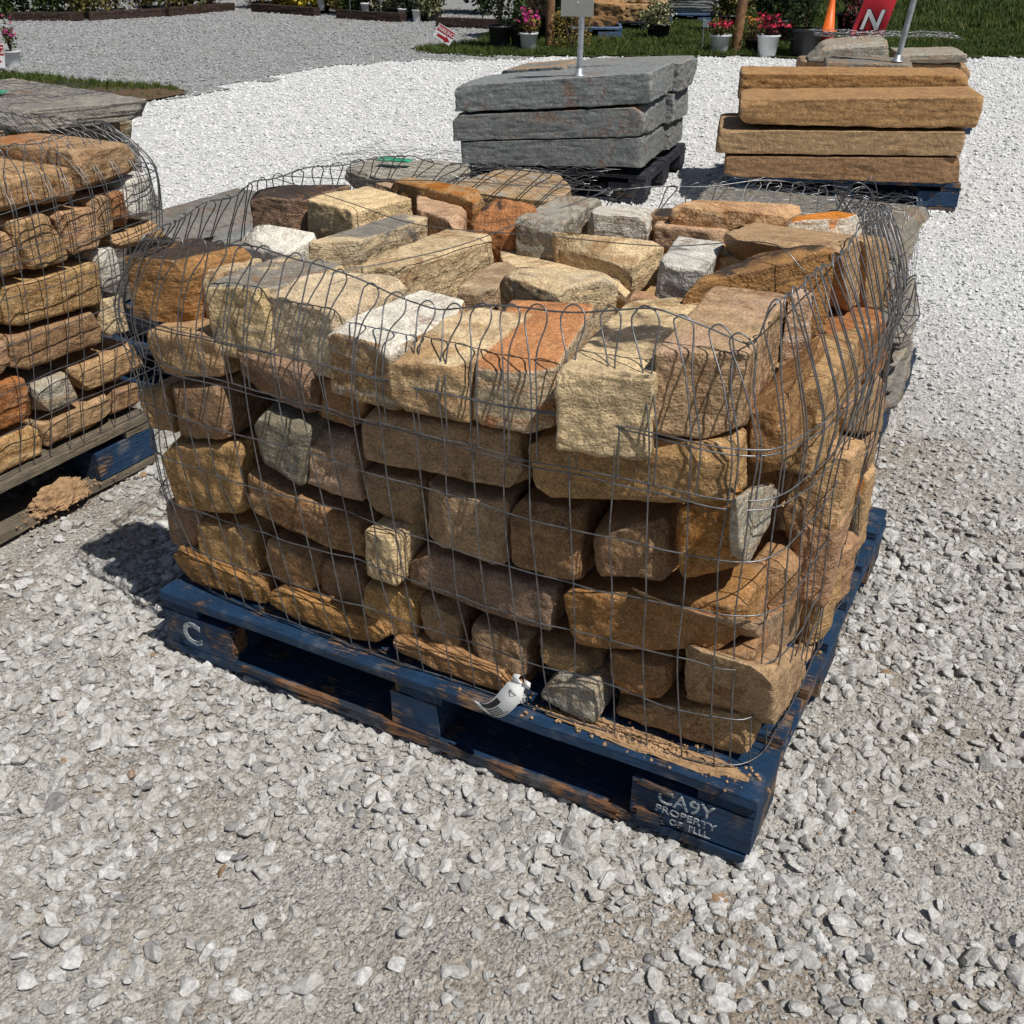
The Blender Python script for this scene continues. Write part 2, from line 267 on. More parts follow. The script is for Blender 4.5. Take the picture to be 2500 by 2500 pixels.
('near',[(-1.028,0.053,0.650),(-0.901,0.055,0.650),(-0.863,0.230,0.650),(-1.008,0.254,0.650),(-1.028,0.053,0.780),(-0.901,0.055,0.780),(-0.863,0.230,0.780),(-1.008,0.254,0.780)],'cream','slate',1.1,'flat stone with smooth slate-grey top and fine red cracks'),
('near',[(-0.927,0.070,0.645),(-0.754,0.055,0.645),(-0.744,0.236,0.645),(-0.898,0.180,0.645),(-0.927,0.070,0.770),(-0.754,0.055,0.765),(-0.744,0.236,0.790),(-0.898,0.180,0.790)],'cream','ochre',0.3,'pale yellow block behind the bent loops, left centre of the top edge'),
('near',[(-0.773,0.042,0.635),(-0.638,0.020,0.635),(-0.572,0.176,0.635),(-0.698,0.206,0.635),(-0.773,0.042,0.745),(-0.638,0.020,0.740),(-0.572,0.176,0.775),(-0.698,0.206,0.775)],'ochre','white',1.1,'pale block with a flat chalk-white top face on the front edge'),
('near',[(-0.627,-0.008,0.645),(-0.505,0.016,0.645),(-0.482,0.198,0.645),(-0.601,0.160,0.645),(-0.627,-0.008,0.737),(-0.505,0.016,0.735),(-0.482,0.198,0.775),(-0.601,0.160,0.775)],'tan','cream',0.6,'honey-brown block with swirling cream streaks on top'),
('near',[(-0.509,0.022,0.645),(-0.377,0.031,0.645),(-0.414,0.267,0.645),(-0.544,0.224,0.645),(-0.509,0.022,0.735),(-0.377,0.031,0.745),(-0.414,0.267,0.775),(-0.544,0.224,0.775)],'cream','orange',1.4,'block with a smooth bright orange top and broken white front edge'),
('near',[(-0.345,-0.021,0.650),(-0.221,0.015,0.650),(-0.269,0.389,0.650),(-0.379,0.311,0.650),(-0.345,-0.021,0.775),(-0.221,0.015,0.775),(-0.269,0.389,0.775),(-0.379,0.311,0.775)],'cream','black',0.6,'cream stone whose top carries a sooty black stain'),
('near',[(-0.232,0.035,0.675),(-0.117,0.086,0.675),(-0.142,0.372,0.675),(-0.257,0.351,0.675),(-0.232,0.035,0.805),(-0.117,0.086,0.805),(-0.142,0.372,0.805),(-0.257,0.351,0.805)],'tan','pink',0.5,'largest top stone, smooth pink-tan, at the near right corner'),
('near',[(-1.291,0.482,0.685),(-1.182,0.503,0.685),(-1.167,0.673,0.685),(-1.332,0.570,0.685),(-1.291,0.482,0.805),(-1.182,0.503,0.805),(-1.167,0.673,0.805),(-1.332,0.570,0.805)],'mauve','black',0.7,'mauve stone with dark rust and black top at the far left corner'),
('near',[(-1.184,0.512,0.705),(-1.032,0.480,0.705),(-0.980,0.622,0.705),(-1.128,0.672,0.705),(-1.184,0.512,0.805),(-1.032,0.480,0.805),(-0.980,0.622,0.805),(-1.128,0.672,0.805)],'cream','ochre',0.4,'large cream block beside the mauve far left stone'),
('near',[(-1.282,0.408,0.635),(-1.088,0.336,0.635),(-1.072,0.439,0.635),(-1.214,0.418,0.635),(-1.282,0.408,0.735),(-1.088,0.336,0.745),(-1.072,0.439,0.765),(-1.214,0.418,0.775)],'white','white',0.1,'chalk-white rounded boulder lying in the left part of the top'),
('near',[(-1.010,0.306,0.685),(-0.933,0.339,0.685),(-0.912,0.582,0.685),(-0.983,0.571,0.685),(-1.010,0.306,0.785),(-0.933,0.339,0.785),(-0.912,0.582,0.785),(-0.983,0.571,0.785)],'cream','slate',0.8,'long cream block with brown-grey bedding lines on its top'),
('near',[(-0.845,0.221,0.675),(-0.763,0.255,0.675),(-0.733,0.514,0.675),(-0.841,0.515,0.675),(-0.845,0.221,0.785),(-0.763,0.255,0.785),(-0.733,0.514,0.785),(-0.841,0.515,0.785)],'cream','ochre',0.4,'long golden slab-like block sloping across the middle of the top'),
('near',[(-0.950,0.583,0.695),(-0.808,0.526,0.695),(-0.896,0.700,0.695),(-1.052,0.745,0.695),(-0.950,0.583,0.795),(-0.808,0.526,0.795),(-0.896,0.700,0.795),(-1.052,0.745,0.795)],'pink','mauve',0.1,'rounded pinkish-purple stone near the back of the top'),
('near',[(-1.161,0.730,0.715),(-1.036,0.686,0.715),(-1.056,0.740,0.715),(-1.158,0.772,0.715),(-1.161,0.730,0.795),(-1.036,0.686,0.795),(-1.056,0.740,0.795),(-1.158,0.772,0.795)],'pink','mauve',0.1,'low pink stone tucked behind the rounded pinkish-purple one'),
('near',[(-1.099,0.709,0.745),(-0.842,0.636,0.745),(-0.862,0.720,0.745),(-1.094,0.754,0.745),(-1.099,0.709,0.815),(-0.842,0.636,0.815),(-0.862,0.720,0.815),(-1.094,0.754,0.815)],'ochre','rust',0.6,'long brown board-like stone at the back edge of the top'),
('near',[(-0.834,0.593,0.675),(-0.740,0.589,0.675),(-0.693,0.629,0.675),(-0.822,0.657,0.675),(-0.834,0.593,0.765),(-0.740,0.589,0.765),(-0.693,0.629,0.825),(-0.822,0.657,0.835)],'orange','black',0.6,'bright orange stone with crackled black crust, tilted at the back'),
('near',[(-0.723,0.573,0.715),(-0.622,0.567,0.715),(-0.647,0.831,0.715),(-0.729,0.801,0.715),(-0.723,0.573,0.805),(-0.622,0.567,0.805),(-0.647,0.831,0.805),(-0.729,0.801,0.805)],'grey','ochre',0.3,'grey-olive block right of the bright orange stone'),
('near',[(-0.615,0.655,0.715),(-0.497,0.684,0.715),(-0.522,0.810,0.715),(-0.624,0.739,0.715),(-0.615,0.655,0.805),(-0.497,0.684,0.805),(-0.522,0.810,0.805),(-0.624,0.739,0.805)],'white','tan',0.2,'rounded pale grey-brown stone at the middle of the back edge'),
('near',[(-0.466,0.722,0.770),(-0.261,0.763,0.770),(-0.236,0.863,0.770),(-0.450,0.795,0.770),(-0.466,0.722,0.825),(-0.261,0.763,0.825),(-0.236,0.863,0.825),(-0.450,0.795,0.825)],'pink','cream',0.2,'flat pale pink slab lying on top at the right back edge'),
('near',[(-0.533,0.734,0.730),(-0.287,0.762,0.730),(-0.291,0.811,0.730),(-0.531,0.814,0.730),(-0.533,0.734,0.800),(-0.287,0.762,0.800),(-0.291,0.811,0.800),(-0.531,0.814,0.800)],'brown','black',0.9,'long stone with a charcoal-black upper edge under the pale pink slab'),
('near',[(-0.491,0.706,0.730),(-0.337,0.723,0.730),(-0.347,0.766,0.730),(-0.506,0.765,0.730),(-0.491,0.706,0.790),(-0.337,0.723,0.790),(-0.347,0.766,0.790),(-0.506,0.765,0.790)],'pink','mauve',0.2,'thin pink stone in front of the black-edged one'),
('near',[(-0.264,0.745,0.735),(-0.159,0.829,0.735),(-0.138,0.909,0.735),(-0.228,0.851,0.735),(-0.264,0.745,0.815),(-0.159,0.829,0.815),(-0.138,0.909,0.815),(-0.228,0.851,0.815)],'white','orange',1.2,'stone with rust-red top and whitish front at the right back corner'),
('near',[(-0.339,0.709,0.745),(-0.204,0.772,0.745),(-0.187,0.830,0.745),(-0.350,0.758,0.745),(-0.339,0.709,0.785),(-0.204,0.772,0.785),(-0.187,0.830,0.785),(-0.350,0.758,0.785)],'ochre','orange',0.5,'thin amber strip of stone behind the long striped block'),
('near',[(-0.318,0.513,0.705),(-0.144,0.691,0.705),(-0.116,0.824,0.705),(-0.341,0.635,0.705),(-0.318,0.513,0.795),(-0.144,0.691,0.795),(-0.116,0.824,0.795),(-0.341,0.635,0.795)],'cream','orange',0.7,'long block with orange and cream striped top, right rear'),
('near',[(-0.375,0.416,0.695),(-0.290,0.412,0.695),(-0.321,0.627,0.695),(-0.411,0.619,0.695),(-0.375,0.416,0.805),(-0.290,0.412,0.805),(-0.321,0.627,0.805),(-0.411,0.619,0.805)],'white','slate',0.5,'white-rimmed block with smooth grey top, right of centre'),
('near',[(-0.663,0.574,0.695),(-0.451,0.512,0.695),(-0.432,0.622,0.695),(-0.643,0.554,0.695),(-0.663,0.574,0.765),(-0.451,0.512,0.765),(-0.432,0.622,0.795),(-0.643,0.554,0.805)],'cream','ochre',0.6,'wide cream slab with curved golden bands in the middle of the top'),
('near',[(-0.710,0.499,0.675),(-0.453,0.485,0.675),(-0.462,0.581,0.675),(-0.799,0.647,0.675),(-0.710,0.499,0.735),(-0.453,0.485,0.735),(-0.462,0.581,0.735),(-0.799,0.647,0.735)],'cream','tan',0.3,'low flat tan slab beneath the wide banded one'),
('near',[(-0.774,0.595,0.685),(-0.685,0.608,0.685),(-0.711,0.674,0.685),(-0.801,0.641,0.685),(-0.774,0.595,0.745),(-0.685,0.608,0.745),(-0.711,0.674,0.745),(-0.801,0.641,0.745)],'tan','cream',0.2,'small tan stone behind the low flat slab'),
('near',[(-0.615,0.310,0.685),(-0.480,0.272,0.685),(-0.428,0.402,0.685),(-0.570,0.387,0.685),(-0.615,0.310,0.785),(-0.480,0.272,0.785),(-0.428,0.402,0.785),(-0.570,0.387,0.785)],'cream','grey',0.3,'wedge-shaped cream block with a dark broken left face'),
('near',[(-0.707,0.309,0.655),(-0.630,0.325,0.655),(-0.665,0.509,0.655),(-0.720,0.523,0.655),(-0.707,0.309,0.745),(-0.630,0.325,0.745),(-0.665,0.509,0.745),(-0.720,0.523,0.745)],'ochre','cream',0.4,'yellow sloping stone left of the wedge-shaped block'),
('near',[(-0.301,0.318,0.685),(-0.095,0.471,0.685),(-0.100,0.470,0.685),(-0.211,0.516,0.685),(-0.301,0.318,0.805),(-0.095,0.471,0.845),(-0.100,0.470,0.865),(-0.211,0.516,0.830)],'brown','black',0.7,'big dark wedge stone with a black weathered top edge'),
('near',[(-0.132,0.329,0.655),(-0.102,0.351,0.655),(-0.108,0.403,0.655),(-0.142,0.397,0.655),(-0.132,0.329,0.805),(-0.102,0.351,0.805),(-0.108,0.403,0.805),(-0.142,0.397,0.805)],'pink','white',0.2,'pale upright stone between the pink-tan corner stone and dark wedge'),
('near',[(-0.403,0.351,0.715),(-0.351,0.379,0.715),(-0.344,0.421,0.715),(-0.421,0.393,0.715),(-0.403,0.351,0.765),(-0.351,0.379,0.765),(-0.344,0.421,0.765),(-0.421,0.393,0.765)],'mauve','pink',0.2,'thin dark red sliver behind the black-stained stone'),
('near',[(-0.300,0.663,0.695),(-0.100,0.663,0.695),(-0.100,0.819,0.670),(-0.300,0.819,0.670),(-0.300,0.494,0.844),(-0.100,0.494,0.844),(-0.100,0.714,0.815),(-0.300,0.714,0.815)],'tan','brown',0.3,'tan stone behind the dark wedge on the right side, top row'),
('near',[(-0.340,0.786,0.665),(-0.090,0.786,0.665),(-0.090,1.099,0.570),(-0.340,1.099,0.570),(-0.340,0.668,0.820),(-0.090,0.668,0.820),(-0.090,0.918,0.765),(-0.340,0.918,0.765)],'ochre','tan',0.2,'yellow-brown stone at the far end of the right side, top row'),
('near',[(-0.099,0.229,0.575),(-0.042,0.230,0.575),(-0.038,0.521,0.575),(-0.106,0.418,0.575),(-0.099,0.229,0.725),(-0.042,0.230,0.725),(-0.038,0.521,0.725),(-0.106,0.418,0.725)],'tan','ochre',0.5,'long tan block with dark shaded end, under the pale upright stone'),
('near',[(-0.295,0.607,0.587),(-0.045,0.607,0.587),(-0.045,0.914,0.510),(-0.295,0.914,0.510),(-0.295,0.459,0.713),(-0.045,0.459,0.713),(-0.045,0.777,0.668),(-0.295,0.777,0.668)],'rust','tan',0.3,'orange-tan stone at the far right side below the top row'),
('near',[(-0.280,0.425,0.569),(-0.030,0.425,0.569),(-0.030,0.884,0.377),(-0.280,0.884,0.377),(-0.280,0.344,0.642),(-0.030,0.344,0.642),(-0.030,0.758,0.556),(-0.280,0.758,0.556)],'ochre','rust',0.4,'golden-orange stone below the long tan block on the right side'),
('near',[(-0.121,0.130,0.599),(-0.060,0.130,0.629),(-0.060,0.380,0.629),(-0.121,0.380,0.599),(-0.136,0.130,0.691),(-0.076,0.130,0.755),(-0.076,0.380,0.755),(-0.136,0.380,0.691)],'brown','ochre',0.4,'brown block under the pink-tan corner stone, on the right side'),
('near',[(-0.102,0.311,0.400),(-0.006,0.317,0.400),(0.003,0.414,0.400),(-0.051,0.429,0.400),(-0.102,0.311,0.570),(-0.006,0.317,0.570),(0.003,0.414,0.570),(-0.051,0.429,0.570)],'tan','pink',0.3,'block with a flat pale pink top halfway up the right side'),
('near',[(-0.098,0.047,0.505),(-0.082,0.047,0.505),(-0.082,0.158,0.473),(-0.098,0.158,0.473),(-0.098,-0.031,0.657),(-0.082,-0.031,0.657),(-0.082,0.219,0.566),(-0.098,0.219,0.566)],'grey','tan',0.2,'pale grey slab-faced stone on the corner, right side'),
('near',[(-0.120,0.229,0.260),(-0.051,0.254,0.260),(-0.045,0.351,0.260),(-0.111,0.394,0.260),(-0.120,0.229,0.400),(-0.051,0.254,0.400),(-0.045,0.351,0.400),(-0.111,0.394,0.400)],'brown','ochre',0.3,'brown cube jutting out in the middle of the right side'),
('near',[(-0.079,0.301,0.290),(0.002,0.318,0.290),(-0.002,0.409,0.290),(-0.080,0.367,0.290),(-0.079,0.301,0.460),(0.002,0.318,0.460),(-0.002,0.409,0.460),(-0.080,0.367,0.460)],'mauve','pink',0.3,'rose-pink block behind the brown cube on the right side'),
('near',[(-0.209,0.479,0.147),(-0.023,0.404,0.147),(0.000,0.463,0.147),(-0.185,0.537,0.147),(-0.209,0.479,0.317),(-0.023,0.404,0.317),(0.000,0.463,0.317),(-0.185,0.537,0.317)],'tan','ochre',0.2,'low tan stone standing on the pallet, middle of the right side'),
('near',[(-0.210,0.570,0.147),(-0.013,0.535,0.147),(-0.000,0.607,0.147),(-0.197,0.641,0.147),(-0.210,0.570,0.297),(-0.013,0.535,0.297),(-0.000,0.607,0.297),(-0.197,0.641,0.297)],'mauve','tan',0.2,'low mauve stone toward the far end of the right side'),
('near',[(-0.255,0.260,0.206),(-0.055,0.260,0.206),(-0.055,0.535,0.147),(-0.255,0.535,0.147),(-0.255,0.024,0.429),(-0.055,0.024,0.429),(-0.055,0.461,0.225),(-0.255,0.461,0.225)],'ochre','rust',0.6,'orange-gold long stone beneath the brown cube, right side'),
('near',[(-0.152,0.079,0.212),(-0.012,0.079,0.212),(-0.012,0.338,0.147),(-0.152,0.338,0.147),(-0.152,0.029,0.362),(-0.012,0.029,0.362),(-0.012,0.214,0.280),(-0.152,0.214,0.280)],'ochre','tan',0.3,'upright golden base stone right of the near corner block'),
('near',[(-0.220,0.753,0.147),(-0.021,0.737,0.147),(-0.015,0.816,0.147),(-0.214,0.833,0.147),(-0.220,0.753,0.347),(-0.021,0.737,0.347),(-0.015,0.816,0.347),(-0.214,0.833,0.347)],'tan','ochre',0.2,'tan stone at the far end of the right side, low down'),
('near',[(-0.180,0.655,0.332),(-0.030,0.655,0.332),(-0.030,0.823,0.268),(-0.180,0.823,0.268),(-0.180,0.605,0.388),(-0.030,0.605,0.388),(-0.030,0.787,0.326),(-0.180,0.787,0.326)],'rust','pink',0.2,'small reddish stone wedged in the right side'),
('near',[(-0.230,0.752,0.339),(-0.030,0.752,0.339),(-0.030,0.850,0.307),(-0.230,0.850,0.307),(-0.230,0.679,0.438),(-0.030,0.679,0.438),(-0.030,0.817,0.434),(-0.230,0.817,0.434)],'ochre','brown',0.2,'narrow brown stone behind the pale-topped block, right side'),
('left',[(-2.235,0.317,0.730),(-1.895,0.317,0.730),(-1.895,0.562,0.714),(-2.235,0.562,0.714),(-2.235,0.338,0.802),(-1.895,0.338,0.802),(-1.895,0.568,0.789),(-2.235,0.568,0.789)],'tan','rust',0.4,'wide tan-topped stone at the top left of the left pallet'),
('left',[(-2.235,0.573,0.726),(-1.895,0.573,0.726),(-1.895,0.769,0.746),(-2.235,0.769,0.746),(-2.235,0.580,0.822),(-1.895,0.580,0.822),(-1.895,0.756,0.815),(-2.235,0.756,0.815)],'ochre','rust',0.5,'golden block with a rusty top edge, top right of the left pallet'),
('left',[(-2.240,0.710,0.631),(-1.900,0.710,0.631),(-1.900,0.813,0.625),(-2.240,0.813,0.625),(-2.240,0.714,0.724),(-1.900,0.714,0.724),(-1.900,0.807,0.735),(-2.240,0.807,0.735)],'white','grey',0.1,'whitish block at the right edge of the left pallet, under the rusty-topped one'),
('left',[(-2.235,0.383,0.585),(-1.895,0.383,0.585),(-1.895,0.510,0.578),(-2.235,0.510,0.578),(-2.235,0.368,0.703),(-1.895,0.368,0.703),(-1.895,0.488,0.698),(-2.235,0.488,0.698)],'ochre','tan',0.2,'rounded yellow cube on the left pallet, second row from top'),
('left',[(-2.235,0.508,0.592),(-1.895,0.508,0.592),(-1.895,0.616,0.589),(-2.235,0.616,0.589),(-2.235,0.493,0.697),(-1.895,0.493,0.697),(-1.895,0.615,0.684),(-2.235,0.615,0.684)],'pink','tan',0.3,'pinkish block right of the rounded yellow cube, left pallet'),
('left',[(-2.235,0.616,0.602),(-1.895,0.616,0.602),(-1.895,0.658,0.601),(-2.235,0.658,0.601),(-2.235,0.609,0.708),(-1.895,0.609,0.708),(-1.895,0.668,0.706),(-2.235,0.668,0.706)],'tan','brown',0.2,'narrow tan stone right of the pinkish block, left pallet'),
('left',[(-2.235,0.662,0.617),(-1.895,0.662,0.617),(-1.895,0.711,0.620),(-2.235,0.711,0.620),(-2.235,0.664,0.711),(-1.895,0.664,0.711),(-1.895,0.711,0.707),(-2.235,0.711,0.707)],'rust','brown',0.2,'narrow orange-brown stone left of the whitish block, left pallet'),
('left',[(-2.235,0.664,0.562),(-1.895,0.664,0.562),(-1.895,0.827,0.552),(-2.235,0.827,0.552),(-2.235,0.642,0.600),(-1.895,0.642,0.600),(-1.895,0.805,0.612),(-2.235,0.805,0.612)],'ochre','tan',0.3,'long tan stone beneath the whitish block, left pallet'),
('left',[(-2.235,0.277,0.589),(-1.895,0.277,0.589),(-1.895,0.379,0.589),(-2.235,0.379,0.589),(-2.235,0.304,0.683),(-1.895,0.304,0.683),(-1.895,0.370,0.681),(-2.235,0.370,0.681)],'ochre','pink',0.3,'yellow stone cut by the left picture edge, above a grey-brown one'),
('left',[(-2.235,0.588,0.481),(-1.895,0.588,0.481),(-1.895,0.646,0.471),(-2.235,0.646,0.471),(-2.235,0.593,0.579),(-1.895,0.593,0.579),(-1.895,0.661,0.578),(-2.235,0.661,0.578)],'white','grey',0.2,'small pale grey stone against the near stack, left pallet'),
('left',[(-2.235,0.297,0.471),(-1.895,0.297,0.471),(-1.895,0.578,0.454),(-2.235,0.578,0.454),(-2.235,0.307,0.565),(-1.895,0.307,0.565),(-1.895,0.592,0.556),(-2.235,0.592,0.556)],'ochre','cream',0.3,'long yellow block in the middle of the left pallet'),
('left',[(-2.235,0.287,0.363),(-1.895,0.287,0.363),(-1.895,0.562,0.358),(-2.235,0.562,0.358),(-2.235,0.290,0.452),(-1.895,0.290,0.452),(-1.895,0.566,0.441),(-2.235,0.566,0.441)],'brown','ochre',0.3,'long reddish-brown block under the long yellow one, left pallet'),
('left',[(-2.235,0.571,0.365),(-1.895,0.571,0.365),(-1.895,0.667,0.355),(-2.235,0.667,0.355),(-2.235,0.581,0.459),(-1.895,0.581,0.459),(-1.895,0.664,0.451),(-2.235,0.664,0.451)],'cream','tan',0.2,'cream stone right of the long reddish-brown block, left pallet'),
('left',[(-2.235,0.460,0.251),(-1.895,0.460,0.251),(-1.895,0.671,0.244),(-2.235,0.671,0.244),(-2.235,0.448,0.319),(-1.895,0.448,0.319),(-1.895,0.671,0.317),(-2.235,0.671,0.317)],'ochre','brown',0.2,'long brown block partly behind the near stack, left pallet'),
('left',[(-2.235,0.334,0.237),(-1.895,0.334,0.237),(-1.895,0.458,0.240),(-2.235,0.458,0.240),(-2.235,0.333,0.319),(-1.895,0.333,0.319),(-1.895,0.439,0.319),(-2.235,0.439,0.319)],'grey','tan',0.3,'small grey-tan cube in the second row up, left pallet'),
('left',[(-2.235,0.184,0.250),(-1.895,0.184,0.250),(-1.895,0.326,0.243),(-2.235,0.326,0.243),(-2.235,0.217,0.364),(-1.895,0.217,0.364),(-1.895,0.311,0.351),(-2.235,0.311,0.351)],'rust','pink',0.3,'salmon-coloured block at the left picture edge'),
('left',[(-2.235,0.219,0.373),(-1.895,0.219,0.373),(-1.895,0.288,0.375),(-2.235,0.288,0.375),(-2.235,0.242,0.453),(-1.895,0.242,0.453),(-1.895,0.288,0.450),(-2.235,0.288,0.450)],'mauve','tan',0.2,'small mauve stone cut by the left picture edge'),
('left',[(-2.235,0.336,0.147),(-1.895,0.336,0.147),(-1.895,0.534,0.147),(-2.235,0.534,0.147),(-2.235,0.332,0.215),(-1.895,0.332,0.215),(-1.895,0.552,0.218),(-2.235,0.552,0.218)],'tan','brown',0.2,'long tan base stone in the middle of the left pallet'),
('left',[(-2.235,0.544,0.151),(-1.895,0.544,0.151),(-1.895,0.643,0.147),(-2.235,0.643,0.147),(-2.235,0.556,0.220),(-1.895,0.556,0.220),(-1.895,0.659,0.208),(-2.235,0.659,0.208)],'brown','mauve',0.2,'shaded base stone at the right end of the left pallet'),
('left',[(-2.235,0.146,0.147),(-1.895,0.146,0.147),(-1.895,0.323,0.147),(-2.235,0.323,0.147),(-2.235,0.180,0.234),(-1.895,0.180,0.234),(-1.895,0.321,0.221),(-2.235,0.321,0.221)],'ochre','cream',0.5,'golden base stone with a white vein at the left picture edge'),
('left',[(-2.235,0.246,0.466),(-1.895,0.246,0.466),(-1.895,0.288,0.459),(-2.235,0.288,0.459),(-2.235,0.263,0.527),(-1.895,0.263,0.527),(-1.895,0.299,0.524),(-2.235,0.299,0.524)],'ochre','rust',0.2,'sliver of orange stone at the left picture edge'),
('grey',[(-2.842,3.891,0.407),(-1.791,4.039,0.503),(-1.863,4.554,0.503),(-2.915,4.406,0.407),(-2.844,3.891,0.537),(-1.791,4.039,0.650),(-1.863,4.554,0.650),(-2.917,4.406,0.537)],'bluegrey','bluegrey',0.1,'top grey slab with a scalloped edge, the one the sign post stands on'),
('grey',[(-2.858,3.889,0.258),(-1.809,4.036,0.345),(-1.882,4.551,0.345),(-2.930,4.404,0.258),(-2.859,3.889,0.389),(-1.814,4.036,0.487),(-1.886,4.551,0.487),(-2.932,4.404,0.389)],'bluegrey','brown',0.5,'middle front grey slab with a brown patch at its right end'),
('grey',[(-2.842,3.891,0.143),(-1.814,4.036,0.190),(-1.887,4.550,0.190),(-2.914,4.406,0.143),(-2.850,3.890,0.253),(-1.819,4.035,0.339),(-1.891,4.550,0.339),(-2.922,4.405,0.253)],'bluegrey','greygreen',0.1,'lowest front grey slab lying on the dark pallet'),
('grey',[(-2.466,4.510,0.453),(-1.833,4.598,0.492),(-1.891,5.014,0.492),(-2.524,4.925,0.453),(-2.481,4.507,0.596),(-1.834,4.598,0.636),(-1.893,5.014,0.636),(-2.539,4.923,0.596)],'bluegrey','tan',0.2,'rear top grey slab sticking out at the right'),
('grey',[(-2.472,4.509,0.289),(-1.859,4.595,0.323),(-1.918,5.011,0.323),(-2.531,4.924,0.289),(-2.477,4.508,0.447),(-1.868,4.593,0.481),(-1.927,5.009,0.481),(-2.535,4.924,0.447)],'bluegrey','greygreen',0.2,'rear middle grey slab, right side'),
('grey',[(-2.468,4.509,0.142),(-1.877,4.592,0.181),(-1.936,5.008,0.181),(-2.527,4.925,0.142),(-2.472,4.509,0.284),(-1.882,4.592,0.317),(-1.941,5.007,0.317),(-2.531,4.925,0.284)],'bluegrey','tan',0.2,'rear bottom grey slab, right side'),
('grey',[(-2.869,4.453,0.520),(-2.485,4.507,0.542),(-2.541,4.903,0.542),(-2.925,4.849,0.520),(-2.869,4.453,0.556),(-2.486,4.507,0.596),(-2.542,4.903,0.596),(-2.925,4.849,0.556)],'bluegrey','ochre',0.8,'flat flagstone with a sandy orange left corner behind the top grey slab'),
('tan',[(-1.451,4.290,0.137),(-0.329,4.643,0.142),(-0.515,5.235,0.142),(-1.638,4.881,0.137),(-1.453,4.289,0.238),(-0.356,4.635,0.271),(-0.542,5.226,0.271),(-1.640,4.880,0.238)],'brown','amber',0.3,'reddish bottom slab of the tan stack'),
('tan',[(-1.504,4.273,0.250),(-0.357,4.635,0.280),(-0.538,5.207,0.280),(-1.684,4.845,0.250),(-1.496,4.276,0.366),(-0.345,4.638,0.395),(-0.526,5.211,0.395),(-1.676,4.848,0.366)],'tan','amber',0.3,'second slab of the tan stack, sticking out at the left'),
('tan',[(-1.406,4.304,0.397),(-0.310,4.649,0.410),(-0.430,5.031,0.410),(-1.527,4.685,0.397),(-1.408,4.303,0.515),(-0.298,4.653,0.558),(-0.418,5.035,0.558),(-1.529,4.685,0.515)],'amber','brown',0.6,'thick third slab of the tan stack with a deep brown face'),
('tan',[(-1.542,4.701,0.460),(-0.416,5.056,0.482),(-0.518,5.381,0.482),(-1.644,5.026,0.460),(-1.538,4.703,0.590),(-0.436,5.050,0.606),(-0.538,5.374,0.606),(-1.640,5.027,0.590)],'amber','brown',0.6,'rearmost upper slab of the tan stack'),
('rear',[(-1.676,6.735,0.451),(-1.160,6.898,0.457),(-1.310,7.375,0.457),(-1.827,7.212,0.451),(-1.577,6.767,0.552),(-1.181,6.891,0.591),(-1.332,7.368,0.591),(-1.727,7.243,0.552)],'grey','ochre',0.4,'layered pale flagstone block under netting behind the tan stack'),
('rear',[(-1.107,6.915,0.450),(-0.670,7.052,0.460),(-0.820,7.529,0.460),(-1.257,7.392,0.450),(-1.115,6.912,0.502),(-0.682,7.049,0.521),(-0.832,7.526,0.521),(-1.266,7.389,0.502)],'grey','brown',0.3,'thin brown flagstone under netting right of the far post'),
]
RIM=[(-1.245,0.098),(-1.205,0.120),(-1.138,0.156),(-1.004,0.174),(-0.868,0.157),(-0.672,0.070),(-0.570,0.055),(-0.476,0.101),(-0.375,0.145),(-0.284,0.182),(-0.217,0.152),(-0.150,0.153),(-0.136,0.261),(-0.138,0.387),(-0.126,0.538),(-0.117,0.652),(-0.143,0.935),(-0.075,0.780),(-0.160,1.029),(-0.330,1.107),(-0.511,0.950),(-0.640,0.807),(-0.789,0.920),(-0.982,0.951),(-1.082,0.892),(-1.200,0.953),(-1.292,0.784),(-1.338,0.576),(-1.280,0.425),(-1.282,0.322),(-1.203,0.143)]
RIM3=[[(-1.197, 0.055), (-1.134, 0.055), (-1.038, 0.055), (-0.898, 0.055), (-0.786, 0.055), (-0.662, 0.055), (-0.57, 0.055), (-0.452, 0.055), (-0.336, 0.055), (-0.238, 0.055)], [(-0.1, 0.09), (-0.085, 0.048), (-0.085, 0.146), (-0.085, 0.327), (-0.085, 0.472), (-0.085, 0.585)], [(-0.1, 1.0), (-0.347, 1.179), (-0.534, 1.018), (-0.667, 0.87), (-0.821, 0.986), (-1.019, 1.019), (-1.123, 0.957)], [(-1.156, 0.886), (-1.245, 0.721), (-1.289, 0.521), (-1.233, 0.374), (-1.235, 0.274), (-1.158, 0.101)]]
RIMZ=([0.0, 0.057, 0.145, 0.271, 0.373, 0.486, 0.569, 0.677, 0.782, 0.871, 1.0, 1.044, 1.143, 1.324, 1.47, 1.584, 2.0, 2.227, 2.411, 2.559, 2.702, 2.852, 2.941, 3.0, 3.208, 3.437, 3.612, 3.723, 3.933, 4.0], [0.821, 0.829, 0.841, 0.847, 0.842, 0.811, 0.805, 0.822, 0.838, 0.85, 0.824, 0.876, 0.879, 0.864, 0.852, 0.885, 0.8, 0.8, 0.8, 0.8, 0.8, 0.8, 0.8, 0.83, 0.83, 0.83, 0.83, 0.83, 0.83, 0.821])
